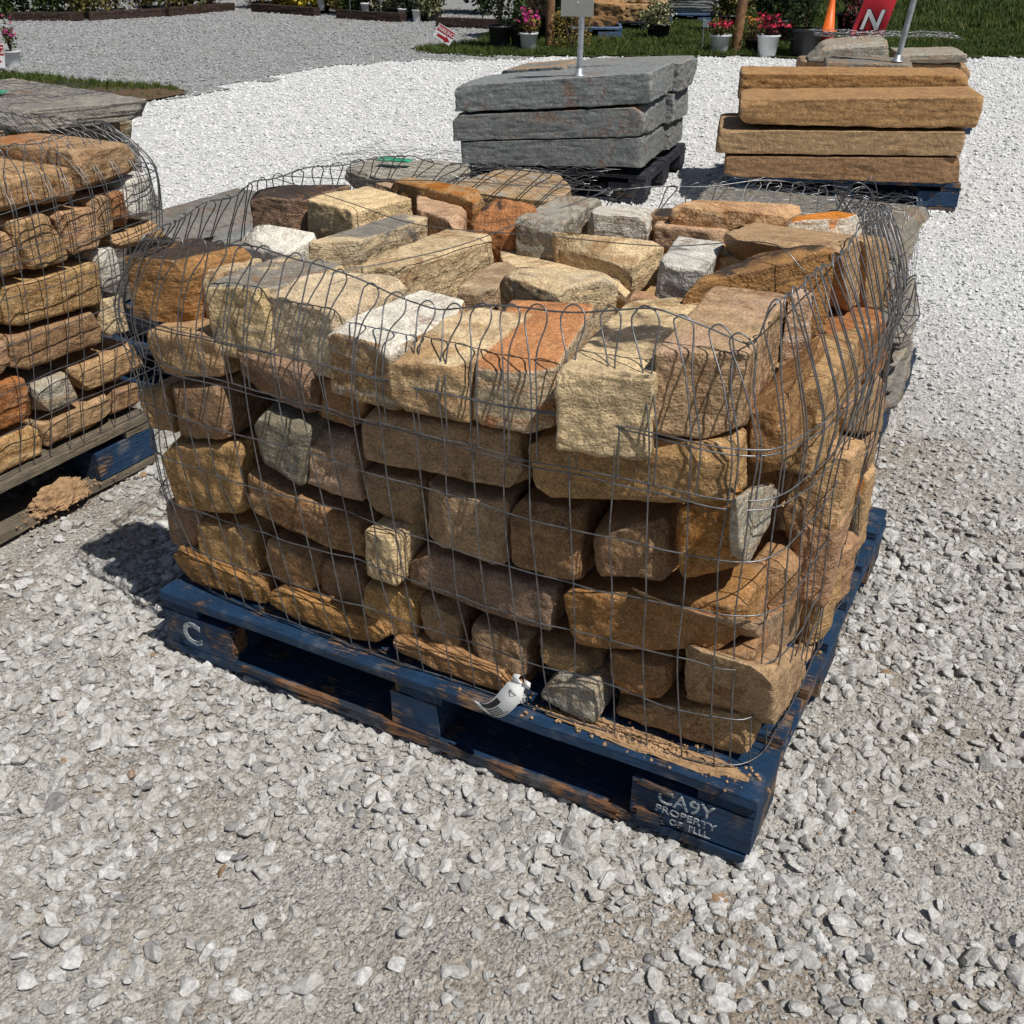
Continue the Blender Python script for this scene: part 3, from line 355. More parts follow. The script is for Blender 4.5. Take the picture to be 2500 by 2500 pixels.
# ---------------------------------------------------------------- ground
def inpoly(X, Y, poly):
    r = np.zeros(len(X), bool); n = len(poly)
    for i in range(n):
        x1, y1 = poly[i]; x2, y2 = poly[(i+1) % n]
        if y1 == y2: continue
        c = ((y1 > Y) != (y2 > Y)) & (X < (x2-x1)*(Y-y1)/(y2-y1)+x1); r ^= c
    return r
LOT = [(-4.2,3.2-8),(-7.6,3.2),(-6.96,5.34),(-6.85,6.07),(-6.92,7.14),(-7.01,8.01),(-6.8,8.73),(-6.43,9.29),(-5.94,9.42),(-5.4,9.9),(-9,30),(-60,60),(-60,-40),(-8,-40)]
LAWN = [(-6.95,9.80),(-6.5,9.68),(-6.1,9.74),(-5.47,9.97),(-4.12,10.72),(-2.7,11.5),(-0.69,12.6),(1.6,13.9),(6,16.3),(30,28),(40,90),(-25,90),(-9.4,19.0),(-7.7,13.6),(-6.75,11.0),(-6.91,10.04)]
PATCH = [(-12.5,6.3),(-9.36,6.16),(-8.72,6.15),(-8.01,6.05),(-7.16,6.2),(-6.82,6.06),(-6.77,5.7),(-6.91,5.29),(-7.26,5.18),(-7.88,4.97),(-9.8,4.5),(-12.5,4.6)]
def zheight(X, Y):
    P = np.stack([X, Y, 0*X], 1)
    h = .012*fbm(P*1.1, 3)+.008*fbm(P*5, 2)
    h = h+.0045*np.clip(fbm(P*22, 2), -.5, 1)
    # wheel rut along the right side of the pallets
    rx = .95+.10*np.sin(Y*.9)-.12*(Y-1); h = h-.022*np.exp(-((X-rx)/.10)**2)*(np.abs(Y-1) < 9)+.014*np.exp(-((X-rx-.2)/.09)**2)
    near = ((X > -1.3) & (X < .05) & (Y > -.05) & (Y < 1.1)) | ((X > -3.1) & (X < -1.8) & (Y > -1) & (Y < .95))
    h = np.where(near, np.minimum(h, -.004), h)
    return h-.010
def far_h(X, Y):
    d = np.hypot(X, Y-1); return zheight(X, Y)*np.clip(1.3-d/14, .25, 1)
n = 560; u = np.linspace(-1, 1, n); a = 5.2
gx = .0+.36*np.sinh(a*u*1.27)/1; gx = gx*(120/abs(gx[0])); 
gx = np.sign(u)*(3.2*np.abs(u)+116*np.abs(u)**6) - .5; gy = np.sign(u)*(4.2*np.abs(u)+116*np.abs(u)**6)+1.2
XX, YY = np.meshgrid(gx, gy); X = XX.ravel(); Y = YY.ravel()
Zg = far_h(X, Y)
i = (np.arange(n-1)[:, None]*n+np.arange(n-1)[None]).ravel()
gm = mesh_np('ground', np.stack([X, Y, Zg], 1), np.stack([i, i+1, i+n+1, i+n], 1))
def ground_mat(name, base, dark, fresh=None):
    m, t, b = mat_new(name); g = G(t); ge = g.n('ShaderNodeNewGeometry').outputs['Position']
    bigp = g.noise(ge, 2.2, 4, .6); med = g.noise(ge, 30., 5, .7); fin = g.noise(ge, 190., 4, .75)
    v1 = g.n('ShaderNodeTexVoronoi', {'Vector': ge, 'Scale': 75.}); v2 = g.n('ShaderNodeTexVoronoi', {'Vector': ge, 'Scale': 180.})
    c = g.mix(g.ramp(bigp, .42, .68), base+(1,), dark+(1,))
    vc = g.n('ShaderNodeSeparateColor', {0: v1.outputs['Color']}).outputs[0]; vc2 = g.n('ShaderNodeSeparateColor', {0: v2.outputs['Color']}).outputs[0]
    k = g.m('MULTIPLY', g.ramp(vc, 0., 1., .82, 1.16), g.ramp(vc2, 0., 1., .85, 1.15)); k = g.m('MULTIPLY', k, g.ramp(fin, .3, .7, .8, 1.15))
    if fresh:
        z = g.n('ShaderNodeAttribute', attribute_name='fresh').outputs['Fac']
        c = g.mix(z, c, fresh+(1,))
    c = g.n('ShaderNodeVectorMath', {0: c, 3: k}, operation='SCALE').outputs[0]
    t.links.new(c, b.inputs['Base Color']); b.inputs['Roughness'].default_value = .95; b.inputs['Specular IOR Level'].default_value = .15
    h = g.m('ADD', g.m('MULTIPLY', v1.outputs['Distance'], -.7), g.m('ADD', g.m('MULTIPLY', v2.outputs['Distance'], -.35), g.m('MULTIPLY', med, .9)))
    h = g.m('ADD', h, g.m('MULTIPLY', fin, .3))
    t.links.new(g.bump(h, .012), b.inputs['Normal']); return m
def freshness(X, Y):
    nz = noise(np.stack([X*1.1, Y*1.1, 0*X+3], 1))*.5
    f = np.clip((Y-2.0+nz+.25*(X+2))/1.6, 0, 1)          # newly spread white stone behind the pallets
    f = np.maximum(f, np.clip((-X-2.6+nz)/1.0, 0, 1)*np.clip((Y-1.)/1.5, 0, 1)); f = f*np.clip((1.9-X)/1.4+.25, .25, 1)
    return f
def setattr_f(me, name, vals):
    at = me.attributes.new(name, 'FLOAT', 'POINT'); at.data.foreach_set('value', np.asarray(vals, np.float32))
setattr_f(gm, 'fresh', freshness(X, Y))
M['ground'] = ground_mat('crushed_limestone_dust', (.45, .425, .385), (.33, .275, .22), (.70, .695, .68))
ground = tag(link('gravel_ground', gm, M['ground']), kind='structure')
def sheet(name, poly, mat, dz, res=.12, lim=(-40, 40, -10, 60)):
    xs = np.array([p[0] for p in poly]); ys = np.array([p[1] for p in poly])
    x0, x1 = max(xs.min(), lim[0]), min(xs.max(), lim[1]); y0, y1 = max(ys.min(), lim[2]), min(ys.max(), lim[3])
    nx, ny = int((x1-x0)/res)+2, int((y1-y0)/res)+2; ax = np.linspace(x0, x1, nx); ay = np.linspace(y0, y1, ny)
    A, B = np.meshgrid(ax, ay); A = A.ravel(); B = B.ravel()
    j = noise(np.stack([A*2.5, B*2.5, 0*A], 1))*.12
    ins = inpoly(A+j, B+j, poly)
    idx = (np.arange(ny-1)[:, None]*nx+np.arange(nx-1)[None]).ravel(); F = np.stack([idx, idx+1, idx+nx+1, idx+nx], 1)
    F = F[ins[F].sum(1) >= 2]; used = np.unique(F); re = np.zeros(len(A), int); re[used] = np.arange(len(used))
    Zs = np.interp(0, [0], [0])+0*A
    # sit on the ground's own triangles: sample the same coarse grid bilinearly
    ix = np.clip(np.searchsorted(gx, A)-1, 0, n-2); iy = np.clip(np.searchsorted(gy, B)-1, 0, n-2)
    tx = (A-gx[ix])/(gx[ix+1]-gx[ix]); ty = (B-gy[iy])/(gy[iy+1]-gy[iy]); ZZ = Zg.reshape(n, n)
    z = ZZ[iy, ix]*(1-tx)*(1-ty)+ZZ[iy, ix+1]*tx*(1-ty)+ZZ[iy+1, ix]*(1-tx)*ty+ZZ[iy+1, ix+1]*tx*ty
    V = np.stack([A, B, z+dz], 1)[used]
    return tag(link(name, mesh_np(name, V, re[F]), mat), kind='structure')
M['lot'] = ground_mat('grey_parking_gravel', (.33, .33, .33), (.29, .275, .25))
M['soil'] = ground_mat('bare_brown_soil', (.16, .105, .06), (.10, .07, .04))
M['turf'] = ground_mat('turf_soil', (.05, .062, .018), (.035, .05, .012))
sheet('parking_lot', LOT, M['lot'], .008, .25)
sheet('lawn', LAWN, M['turf'], .018, .25)
sheet('soil_patch', PATCH, M['soil'], .02, .08)

# loose stones of the gravel: a few rock shapes placed one by one on points
RC = bpy.data.collections.new('gravel_shapes')
def leaf_mat(name, c1, c2, rough=.55):
    m, t, b = mat_new(name); g = G(t)
    oi = g.n('ShaderNodeAttribute', attribute_name='tone').outputs['Fac']; c = g.mix(oi, c1+(1,), c2+(1,))
    t.links.new(c, b.inputs['Base Color']); b.inputs['Roughness'].default_value = rough; b.inputs['Specular IOR Level'].default_value = .3
    return m
def rockmat():
    m, t, b = mat_new('limestone_chip'); g = G(t); tc = g.n('ShaderNodeTexCoord').outputs['Object']
    tone = g.n('ShaderNodeAttribute', attribute_type='INSTANCER', attribute_name='tone').outputs['Fac']
    fr = g.n('ShaderNodeAttribute', attribute_type='INSTANCER', attribute_name='fresh').outputs['Fac']
    c = g.mix(g.ramp(tone, 0., .12), (.26, .255, .25, 1), (.45, .435, .405, 1)); c = g.mix(g.ramp(tone, .5, .95), c, (.57, .56, .54, 1))
    c = g.mix(g.ramp(tone, .996, .998), c, (.34, .22, .13, 1))
    c = g.mix(g.m('MULTIPLY', g.m('MAXIMUM', fr, 0.), .85), c, (.76, .755, .74, 1)); c = g.mix(g.ramp(g.m('MULTIPLY', fr, -1.), .2, .7), c, (.36, .36, .36, 1))
    n1 = g.noise(g.n('ShaderNodeVectorMath', {0: tc, 1: g.n('ShaderNodeCombineXYZ', {0: g.m('MULTIPLY', tone, 90.)}).outputs[0]}, operation='ADD').outputs[0], 2.6, 5, .65)
    c = g.n('ShaderNodeVectorMath', {0: c, 3: g.ramp(n1, .3, .7, .72, 1.22)}, operation='SCALE').outputs[0]
    t.links.new(c, b.inputs['Base Color']); b.inputs['Roughness'].default_value = .85; b.inputs['Specular IOR Level'].default_value = .25
    t.links.new(g.bump(n1, .003), b.inputs['Normal']); return m
M['rock'] = rockmat()
for k in range(14):
    bm = bmesh.new(); bmesh.ops.create_icosphere(bm, subdivisions=2 if k < 8 else 1, radius=1); V = np.array([v.co[:] for v in bm.verts])
    for q in range(11):
        d = rng.normal(size=3); d /= np.linalg.norm(d); o = rng.uniform(.45, .8); s = V@d-o; V = V-np.outer(np.clip(s, 0, None), d)
    V *= np.array([1, rng.uniform(.6, .95), rng.uniform(.4, .75)])
    for v, c in zip(bm.verts, V): v.co = c
    me = bpy.data.meshes.new('gravel_shape'); bm.to_mesh(me); bm.free(); me.materials.append(M['rock'])
    RC.objects.link(bpy.data.objects.new('gravel_shape_%02d' % k, me))
def scatter(name, P, rot, scl, idx, attrs, coll, label=None, kind='stuff'):
    me = bpy.data.meshes.new(name); me.vertices.add(len(P)); me.vertices.foreach_set('co', P.astype(np.float32).ravel())
    for nm, v in (('rot', rot), ('scl', scl)):
        at = me.attributes.new(nm, 'FLOAT_VECTOR', 'POINT'); at.data.foreach_set('vector', v.astype(np.float32).ravel())
    at = me.attributes.new('idx', 'INT', 'POINT'); at.data.foreach_set('value', idx.astype(np.int32))
    for nm, v in attrs.items(): setattr_f(me, nm, v)
    o = link(name, me); ng = bpy.data.node_groups.new(name, 'GeometryNodeTree')
    ng.interface.new_socket('Geometry', in_out='INPUT', socket_type='NodeSocketGeometry'); ng.interface.new_socket('Geometry', in_out='OUTPUT', socket_type='NodeSocketGeometry')
    N = ng.nodes; gi = N.new('NodeGroupInput'); go = N.new('NodeGroupOutput'); ip = N.new('GeometryNodeInstanceOnPoints'); ci = N.new('GeometryNodeCollectionInfo')
    ci.inputs['Collection'].default_value = coll; ci.inputs['Separate Children'].default_value = True; ci.inputs['Reset Children'].default_value = True
    ip.inputs['Pick Instance'].default_value = True
    def na(nm, dt):
        x = N.new('GeometryNodeInputNamedAttribute'); x.data_type = dt; x.inputs['Name'].default_value = nm; return x.outputs['Attribute']
    L = ng.links; L.new(gi.outputs[0], ip.inputs['Points']); L.new(ci.outputs[0], ip.inputs['Instance'])
    e2r = N.new('FunctionNodeEulerToRotation'); L.new(na('rot', 'FLOAT_VECTOR'), e2r.inputs[0]); L.new(e2r.outputs[0], ip.inputs['Rotation'])
    L.new(na('scl', 'FLOAT_VECTOR'), ip.inputs['Scale']); L.new(na('idx', 'INT'), ip.inputs['Instance Index']); L.new(ip.outputs[0], go.inputs[0])
    md = o.modifiers.new('scatter', 'NODES'); md.node_group = ng
    return tag(o, label, None, None, kind)
def zone_pts(x0, x1, y0, y1, dens, smin, smax, pw, keep=None):
    N = int((x1-x0)*(y1-y0)*dens); X = rng.uniform(x0, x1, N); Y = rng.uniform(y0, y1, N); s = smin+(smax-smin)*rng.random(N)**pw
    if keep is not None: k = keep(X, Y, s); X, Y, s = X[k], Y[k], s[k]
    return X, Y, s
def clump(X, Y): return fbm(np.stack([X*1.7+5, Y*1.7, 0*X], 1), 3)+.35*noise(np.stack([X*9, Y*9, 0*X+2], 1))
def dustfree(lo, hi):
    def f(X, Y, s):
        c = clump(X, Y); edge = np.exp(-np.clip(np.abs(np.where(X < -1.22, X+1.22, np.where(X > 0, X, 0)))+np.where(Y < 0, -Y, np.where(Y > 1.02, Y-1.02, 0)), 0, 9)/.16)
        return (rng.random(len(X)) < np.clip((c+.40)/.65, lo, hi)+edge*.5) & ~((X > -1.2) & (X < -.02) & (Y > .02) & (Y < 1.0))
    return f
def notbg(X, Y, s): return ~(inpoly(X, Y, LAWN) | inpoly(X, Y, PATCH)) & ~((X > -1.2) & (X < -.02) & (Y > .02) & (Y < 1.0))
Z1 = [zone_pts(-2.6, 1.6, -1.2, 1.4, 4200, .0070, .0195, 2.1, dustfree(.10, 1)),
      zone_pts(-2.6, 1.6, -1.2, 1.4, 15000, .0025, .0065, 1.4, dustfree(.5, 1)),
      zone_pts(-2.6, 1.6, -1.2, 1.4, 170, .016, .028, 1.8, dustfree(.12, .9)),
      zone_pts(-1.6, .45, -.35, 1.3, 2600, .009, .019, 1.8, lambda X, Y, s: (rng.random(len(X)) < np.exp(-(np.where(X < -1.22, -1.22-X, np.where(X > 0, X, 0))+np.where(Y < 0, -Y, 0))/.12)) & ~((X > -1.2) & (X < -.02) & (Y > .02))),
      zone_pts(-5.5, 2.6, 1.4, 4.6, 2000, .006, .015, 1.5, notbg), zone_pts(-5.5, -2.6, -.5, 1.4, 1200, .006, .015, 1.5, notbg),
      zone_pts(1.6, 3.2, -1, 1.4, 900, .006, .014, 1.5, notbg),
      zone_pts(-9.5, 2.6, 4.6, 9.5, 900, .008, .019, 1.4, notbg), zone_pts(-9.5, -5.5, 0, 4.6, 500, .008, .018, 1.4, notbg),
      zone_pts(-16, 3, 9.5, 16, 480, .010, .022, 1.4, notbg), zone_pts(-16, -9.5, 3, 9.5, 480, .010, .022, 1.4, notbg)]
X = np.concatenate([z[0] for z in Z1]); Y = np.concatenate([z[1] for z in Z1]); s = np.concatenate([z[2] for z in Z1]); N = len(X)
isb = rng.random(N) < .5
fr = freshness(X, Y); fr = np.where(inpoly(X, Y, LOT), -1., fr)
lot = fr < -.5
tone = rng.random(N); tone = np.where((fr > .3) & (tone < .05), .3, tone)
# light band of tiny stones
Pz = far_h(X, Y)+s*rng.uniform(-.05, .45, N)+np.where(lot, .008, 0)
scl = np.stack([s*rng.uniform(.85, 1.25, N), s*rng.uniform(.75, 1.1, N), s*rng.uniform(.6, 1.0, N)], 1)
rot = np.stack([rng.normal(0, .35, N), rng.normal(0, .35, N), rng.uniform(0, 6.28, N)], 1)
idx = np.where(s > .0085, rng.integers(0, 8, N), rng.integers(8, 14, N))
scatter('gravel_stones', np.stack([X, Y, Pz], 1), rot, scl, idx, {'tone': tone, 'fresh': fr}, RC, 'loose pale grey crushed limestone covering the yard')
print('gravel', N)
# grass blades
GC = bpy.data.collections.new('grass_shapes'); M['grass'] = None
def grassmat():
    m, t, b = mat_new('grass_blades'); g = G(t)
    tone = g.n('ShaderNodeAttribute', attribute_type='INSTANCER', attribute_name='tone').outputs['Fac']
    c = g.mix(tone, (.035, .062, .012, 1), (.105, .135, .030, 1)); c = g.mix(g.ramp(tone, .93, .96), c, (.25, .20, .09, 1))
    t.links.new(c, b.inputs['Base Color']); b.inputs['Roughness'].default_value = .6; b.inputs['Specular IOR Level'].default_value = .2; return m
M['grass'] = grassmat()
for k in range(5):
    mb = MB()
    for q in range(9):
        a = random.uniform(0, 6.28); r = random.uniform(0, .035); x, y = r*math.cos(a), r*math.sin(a); a2 = random.uniform(0, 6.28); w = .0028; h = random.uniform(.025, .055); lx, ly = random.gauss(0, .018), random.gauss(0, .018)
        dx, dy = math.cos(a2)*w, math.sin(a2)*w
        mb.add([(x-dx, y-dy, 0), (x+dx, y+dy, 0), (x+lx*.4+dx*.7, y+ly*.4+dy*.7, h*.6), (x+lx*.4-dx*.7, y+ly*.4-dy*.7, h*.6), (x+lx, y+ly, h)], [(0, 1, 2, 3), (3, 2, 4)])
    me = mb.mesh('grass_shape'); me.materials.append(M['grass']); GC.objects.link(bpy.data.objects.new('grass_shape_%d' % k, me))
gz = [zone_pts(-9, 4, 9.5, 15.5, 620, .8, 1.5, 1., lambda X, Y, s: inpoly(X, Y, LAWN)), zone_pts(-9, 10, 15.5, 30, 130, 1.4, 2.8, 1., lambda X, Y, s: inpoly(X, Y, LAWN)),
      zone_pts(-11, -6.7, 4.4, 6.4, 900, .5, 1.2, 1., lambda X, Y, s: inpoly(X, Y, PATCH) & (rng.random(len(X)) < np.clip((-X-7.9)*.9+(Y-5.5)*2.2+.4*noise(np.stack([X*3, Y*3, X*0], 1)), .08, .95)))]
gX, gY, gs = (np.concatenate([z[k] for z in gz]) for k in range(3)); gN = len(gX)
scatter('grass', np.stack([gX, gY, far_h(gX, gY)+.016], 1), np.stack([rng.normal(0, .1, gN), rng.normal(0, .1, gN), rng.uniform(0, 6.28, gN)], 1), np.repeat(gs[:, None], 3, 1), rng.integers(0, 5, gN), {'tone': np.clip(rng.random(gN)*.75+.35*noise(np.stack([gX*.8, gY*.8, gX*0], 1))+.1, 0, 1)}, GC, 'mown green grass of the lawn and the verge')
print('grass', gN)

# ---------------------------------------------------------------- stones
def grid_cube(n):
    """welded subdivided cube surface in [-1,1]^3"""
    t = np.linspace(-1, 1, n+1); idx = {}; V = []; F = []
    def vid(i, j, k):
        key = (i, j, k)
        if key not in idx: idx[key] = len(V); V.append((t[i], t[j], t[k]))
        return idx[key]
    for a in range(n):
        for b in range(n):
            for side in (0, n):
                q = [(a, b), (a+1, b), (a+1, b+1), (a, b+1)]
                for ax in range(3):
                    P = [((x, y, side), (side, x, y), (y, side, x))[ax] for x, y in q]
                    ids = [vid(*p) for p in P]; F.append(ids if side else ids[::-1])
    return np.array(V), np.array(F)
CUBES = {k: grid_cube(k) for k in (10, 18, 26, 34)}
def stone_mesh(name, C8, n=26, rad=.016, cut=.012, rough=.0032, cuts=9, lump=.006, strat=0.):
    rng = np.random.default_rng(int(abs(np.array(C8)).sum()*1e4) % 99991)
    C8 = np.array(C8, float); cen = C8.mean(0); C8 = C8-cen; V, F = CUBES[n]
    V = np.sign(V)*(1-(1-np.abs(V))**1.25)                         # more vertices toward the edges
    L = np.array([np.linalg.norm(C8[1]-C8[0]), np.linalg.norm(C8[3]-C8[0]), np.linalg.norm(C8[4]-C8[0])])/2
    r = min(rad, L.min()*.6); M_ = V*L; inn = np.clip(M_, -(L-r), L-r); d = M_-inn; dn = np.linalg.norm(d, axis=1)[:, None]
    nr = d/np.maximum(dn, 1e-9); Q = (inn+nr*r)/L; w = (Q+1)/2
    x, y, z = w[:, 0:1], w[:, 1:2], w[:, 2:3]
    b = (C8[0]*(1-x)+C8[1]*x)*(1-y)+(C8[3]*(1-x)+C8[2]*x)*y; t = (C8[4]*(1-x)+C8[5]*x)*(1-y)+(C8[7]*(1-x)+C8[6]*x)*y
    P = b*(1-z)+t*z
    sd = rng.uniform(0, 99, 3)
    ext = np.abs(P).max(0)
    for q in range(cuts):                                         # broken arrises
        k = rng.integers(0, 3); dv = rng.normal(size=3)*.25; s = rng.choice([-1, 1], 3); e = np.where(np.arange(3) == k, 0, 1)*s; dv = dv+e*.8
        dv /= np.linalg.norm(dv); pr = P@dv; o = pr.max()-rng.uniform(.3, 1)*cut*1.6
        P = P-np.outer(np.clip(pr-o, 0, None), dv)
    nrm = np.sign(Q)*np.clip((np.abs(Q)-.8)/.2, 0, 1)**2+nr*.5; nrm /= np.linalg.norm(nrm, axis=1)[:, None]+1e-9
    h = lump*fbm((P+sd)*9, 2)+rough*(fbm((P+sd)*38, 3)-.6*np.abs(noise((P+sd)*24)))
    topness = np.clip(nrm[:, 2], 0, 1); h = h*(1-.6*topness)
    if strat: h = h+strat*noise(np.stack([P[:, 0]*4+sd[0], P[:, 1]*4+sd[1], P[:, 2]*130+sd[2]], 1))*(1-topness)
    P = P+nrm*h[:, None]
    return mesh_np(name, P, F), cen
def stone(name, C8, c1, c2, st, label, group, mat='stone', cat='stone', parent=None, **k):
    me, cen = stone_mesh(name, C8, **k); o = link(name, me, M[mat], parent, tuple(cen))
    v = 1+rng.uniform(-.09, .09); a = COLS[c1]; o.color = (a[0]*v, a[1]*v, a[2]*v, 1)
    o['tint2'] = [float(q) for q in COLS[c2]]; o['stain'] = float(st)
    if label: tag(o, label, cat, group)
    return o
GN = {'near': ('sandstone_block', 'sandstone blocks stacked on the near pallet'), 'left': ('sandstone_block', 'sandstone blocks on the left pallet'),
      'grey': ('stone_slab', 'grey slabs stacked behind'), 'tan': ('stone_slab', 'tan slabs stacked behind'), 'rear': ('flagstone', 'flagstones behind the tan slabs')}
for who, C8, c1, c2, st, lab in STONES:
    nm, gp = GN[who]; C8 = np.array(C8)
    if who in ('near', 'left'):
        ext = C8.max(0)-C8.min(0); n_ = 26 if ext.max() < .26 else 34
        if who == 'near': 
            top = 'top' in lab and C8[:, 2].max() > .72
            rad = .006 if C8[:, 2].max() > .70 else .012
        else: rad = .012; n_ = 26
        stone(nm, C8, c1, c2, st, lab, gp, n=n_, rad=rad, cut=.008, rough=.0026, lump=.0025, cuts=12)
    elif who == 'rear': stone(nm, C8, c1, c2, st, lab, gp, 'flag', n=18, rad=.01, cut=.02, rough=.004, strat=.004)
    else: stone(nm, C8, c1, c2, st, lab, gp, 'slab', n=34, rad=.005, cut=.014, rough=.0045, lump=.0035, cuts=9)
# blocks in the core that carry the top ones
for lv in range(4):
    for k in range(4):
        x0 = -1.02+k*.235; z0 = .147+lv*.132; a = random.uniform(-.01, .01)
        C8 = [(x0, .37+a, z0), (x0+.21, .37, z0), (x0+.21, .92+a, z0), (x0, .92, z0)]; C8 = C8+[(x, y, z+.122) for x, y, z in C8]
        stone('sandstone_block', C8, 'tan', 'brown', .2, 'sandstone block buried in the core of the near stack', 'sandstone blocks stacked on the near pallet', n=10, rad=.02)
# ---------------------------------------------------------------- pallets
def board(parent, name, a, b, mat, axis, broken=False, seg=14, warp=.003):
    """one plank as a worn box; axis 0 runs along x, 1 along y"""
    a = np.array(a, float); b = np.array(b, float); cen = (a+b)/2; V, F = CUBES[10]
    L = (b-a)/2; P = V*L; sd = rng.uniform(0, 99, 3)
    r = .002; P = np.clip(P, -(L-r), L-r)+np.clip(P-np.clip(P, -(L-r), L-r), -r, r)*.7
    f = np.array([3., 3., 3.]); f[1-axis] = 25; f[2] = 18
    d = fbm((P+sd)*f, 2)*warp; P[:, 2] += d*.8; P[:, 1-axis] += d
    if broken:
        e = np.clip((np.abs(P[:, axis])/L[axis]-.7)/.3, 0, 1); P[:, axis] -= np.sign(P[:, axis])*e*np.abs(noise(np.stack([P[:, 1-axis]*90, P[:, 2]*150, sd[0]+0*e], 1)))*.06
    o = link(name, mesh_np(name, P, F, False), M[mat], parent, tuple(cen)); return o
def pallet(name, x0, y0, label, group, wx=1.219, wy=1.016, dark=False, rz=0, aged=False, detail=True):
    t = empty(name, (x0, y0, 0), label, 'pallet', group, rz)
    bx, by = ('dark_x', 'dark_x') if dark else ('blue_x', 'blue_y')
    n = 7; w = .125; gap = (wy-n*w)/(n-1)
    for k in range(n):
        y = k*(w+gap); board(t, 'deck_board', (-.0+random.uniform(0, .006), y, .122), (wx-random.uniform(0, .006), y+w, .142), bx, 0)
    for xa, xb in ((.0, .10), (wx/2-.05, wx/2+.05), (wx-.10, wx)): board(t, 'stringer_board', (xa+.002, .004, .100), (xb-.002, wy-.004, .1205), by, 1)
    for xa, xb in ((.004, .178), (.548, .646), (wx-.205, wx-.004)):
        for ya, yb in ((.004, .14), (wy/2-.07, wy/2+.07), (wy-.14, wy-.004)):
            o = board(t, 'block', (xa, ya, .0215), (xb, yb, .0985), bx, 0, warp=.0015)
    for ya, yb in ((.0, .12), (wy/2-.06, wy/2+.06), (wy-.12, wy)):
        board(t, 'bottom_board', (.01, ya+.003, .0), (wx-.01, yb-.003, .020), bx, 0)
    return t
PG = 'wooden pallets under the stone stacks'
near_p = pallet('pallet', -1.219, 0, 'worn blue wooden pallet carrying the near caged stone stack', PG)
# raw, splintered bottom lead board and torn corner of the near pallet
mb = MB()
def splinter(pts, h, d): pass
board(near_p, 'splintered_board', (.33, -.004, .001), (1.0, .010, .0205), 'raw', 0, True, warp=.006)
o = board(near_p, 'splintered_board', (.20, -.006, .014), (.46, .004, .026), 'raw', 0, True, warp=.006); o.rotation_euler = (0, .03, .015)
o = board(near_p, 'splintered_board', (1.016, -.004, .022), (1.078, .006, .040), 'raw', 0, True, warp=.004)
o = board(near_p, 'splintered_board', (1.016, -.004, .092), (1.09, .004, .102), 'raw', 0, True, warp=.004); o.rotation_euler = (0, .08, 0)
o = board(near_p, 'splintered_board', (.168, .0, .045), (.186, .05, .10), 'raw', 1, True, warp=.006)
# stencilled lettering
def stencil_mat():
    m, t, b = mat_new('worn_white_stencil'); g = G(t); tc = g.n('ShaderNodeNewGeometry').outputs['Position']
    b.inputs['Base Color'].default_value = (.42, .45, .47, 1); b.inputs['Roughness'].default_value = .8
    tr = g.n('ShaderNodeBsdfTransparent'); mx = g.n('ShaderNodeMixShader')
    mp = g.n('ShaderNodeMapping', {'Vector': tc, 'Scale': (60, 60, 260)}).outputs[0]
    f = g.ramp(g.m('ADD', g.noise(mp, 1., 4, .7), g.m('MULTIPLY', g.noise(tc, 45., 3), .5)), .72, .86)
    t.links.new(f, mx.inputs[0]); t.links.new(b.outputs[0], mx.inputs[1]); t.links.new(tr.outputs[0], mx.inputs[2])
    t.links.new(mx.outputs[0], t.nodes['Material Output'].inputs[0]); return m
M['stencil'] = stencil_mat()
def text_obj(name, s, size, mat, parent, loc, rot, sx=1., depth=.0006, bold=.0, align='LEFT'):
    cu = bpy.data.curves.new(name, 'FONT'); cu.body = s; cu.size = size; cu.extrude = depth; cu.offset = bold; cu.align_x = align
    o = bpy.data.objects.new(name+'_tmp', cu); COL.objects.link(o); dg = bpy.context.evaluated_depsgraph_get(); me = bpy.data.meshes.new_from_object(o.evaluated_get(dg))
    bpy.data.objects.remove(o); me.materials.clear(); me.transform(Matrix.Diagonal((sx, 1, 1, 1)))
    return link(name, me, mat, parent, loc, rot)
H = math.pi/2
text_obj('stencil_text', 'CA9Y', .040, M['stencil'], near_p, (1.060, -.0012, .0715), (H, .0, 0), .95, bold=.0001)
text_obj('stencil_text', 'PROPERTY', .0195, M['stencil'], near_p, (1.058, -.0012, .052), (H, .0, 0), 1.10, bold=.0001)
text_obj('stencil_text', "OF  I'LLL.", .0175, M['stencil'], near_p, (1.083, -.0012, .0325), (H, .0, 0), 1.0, bold=.0001)
text_obj('stencil_text', 'C', .07, M['stencil'], near_p, (.055, -.0012, .040), (H, .0, 0), 1.0, bold=.002)
left_p = pallet('pallet', -1.86, -.58, 'weathered pallet with grey deck and blue blocks under the left stack', PG, rz=math.pi/2)
for c in left_p.children:
    if c.name.startswith(('deck_board', 'bottom_board')): c.data.materials[0] = M['aged_x']
    if c.name.startswith('stringer'): c.data.materials[0] = M['aged_x']
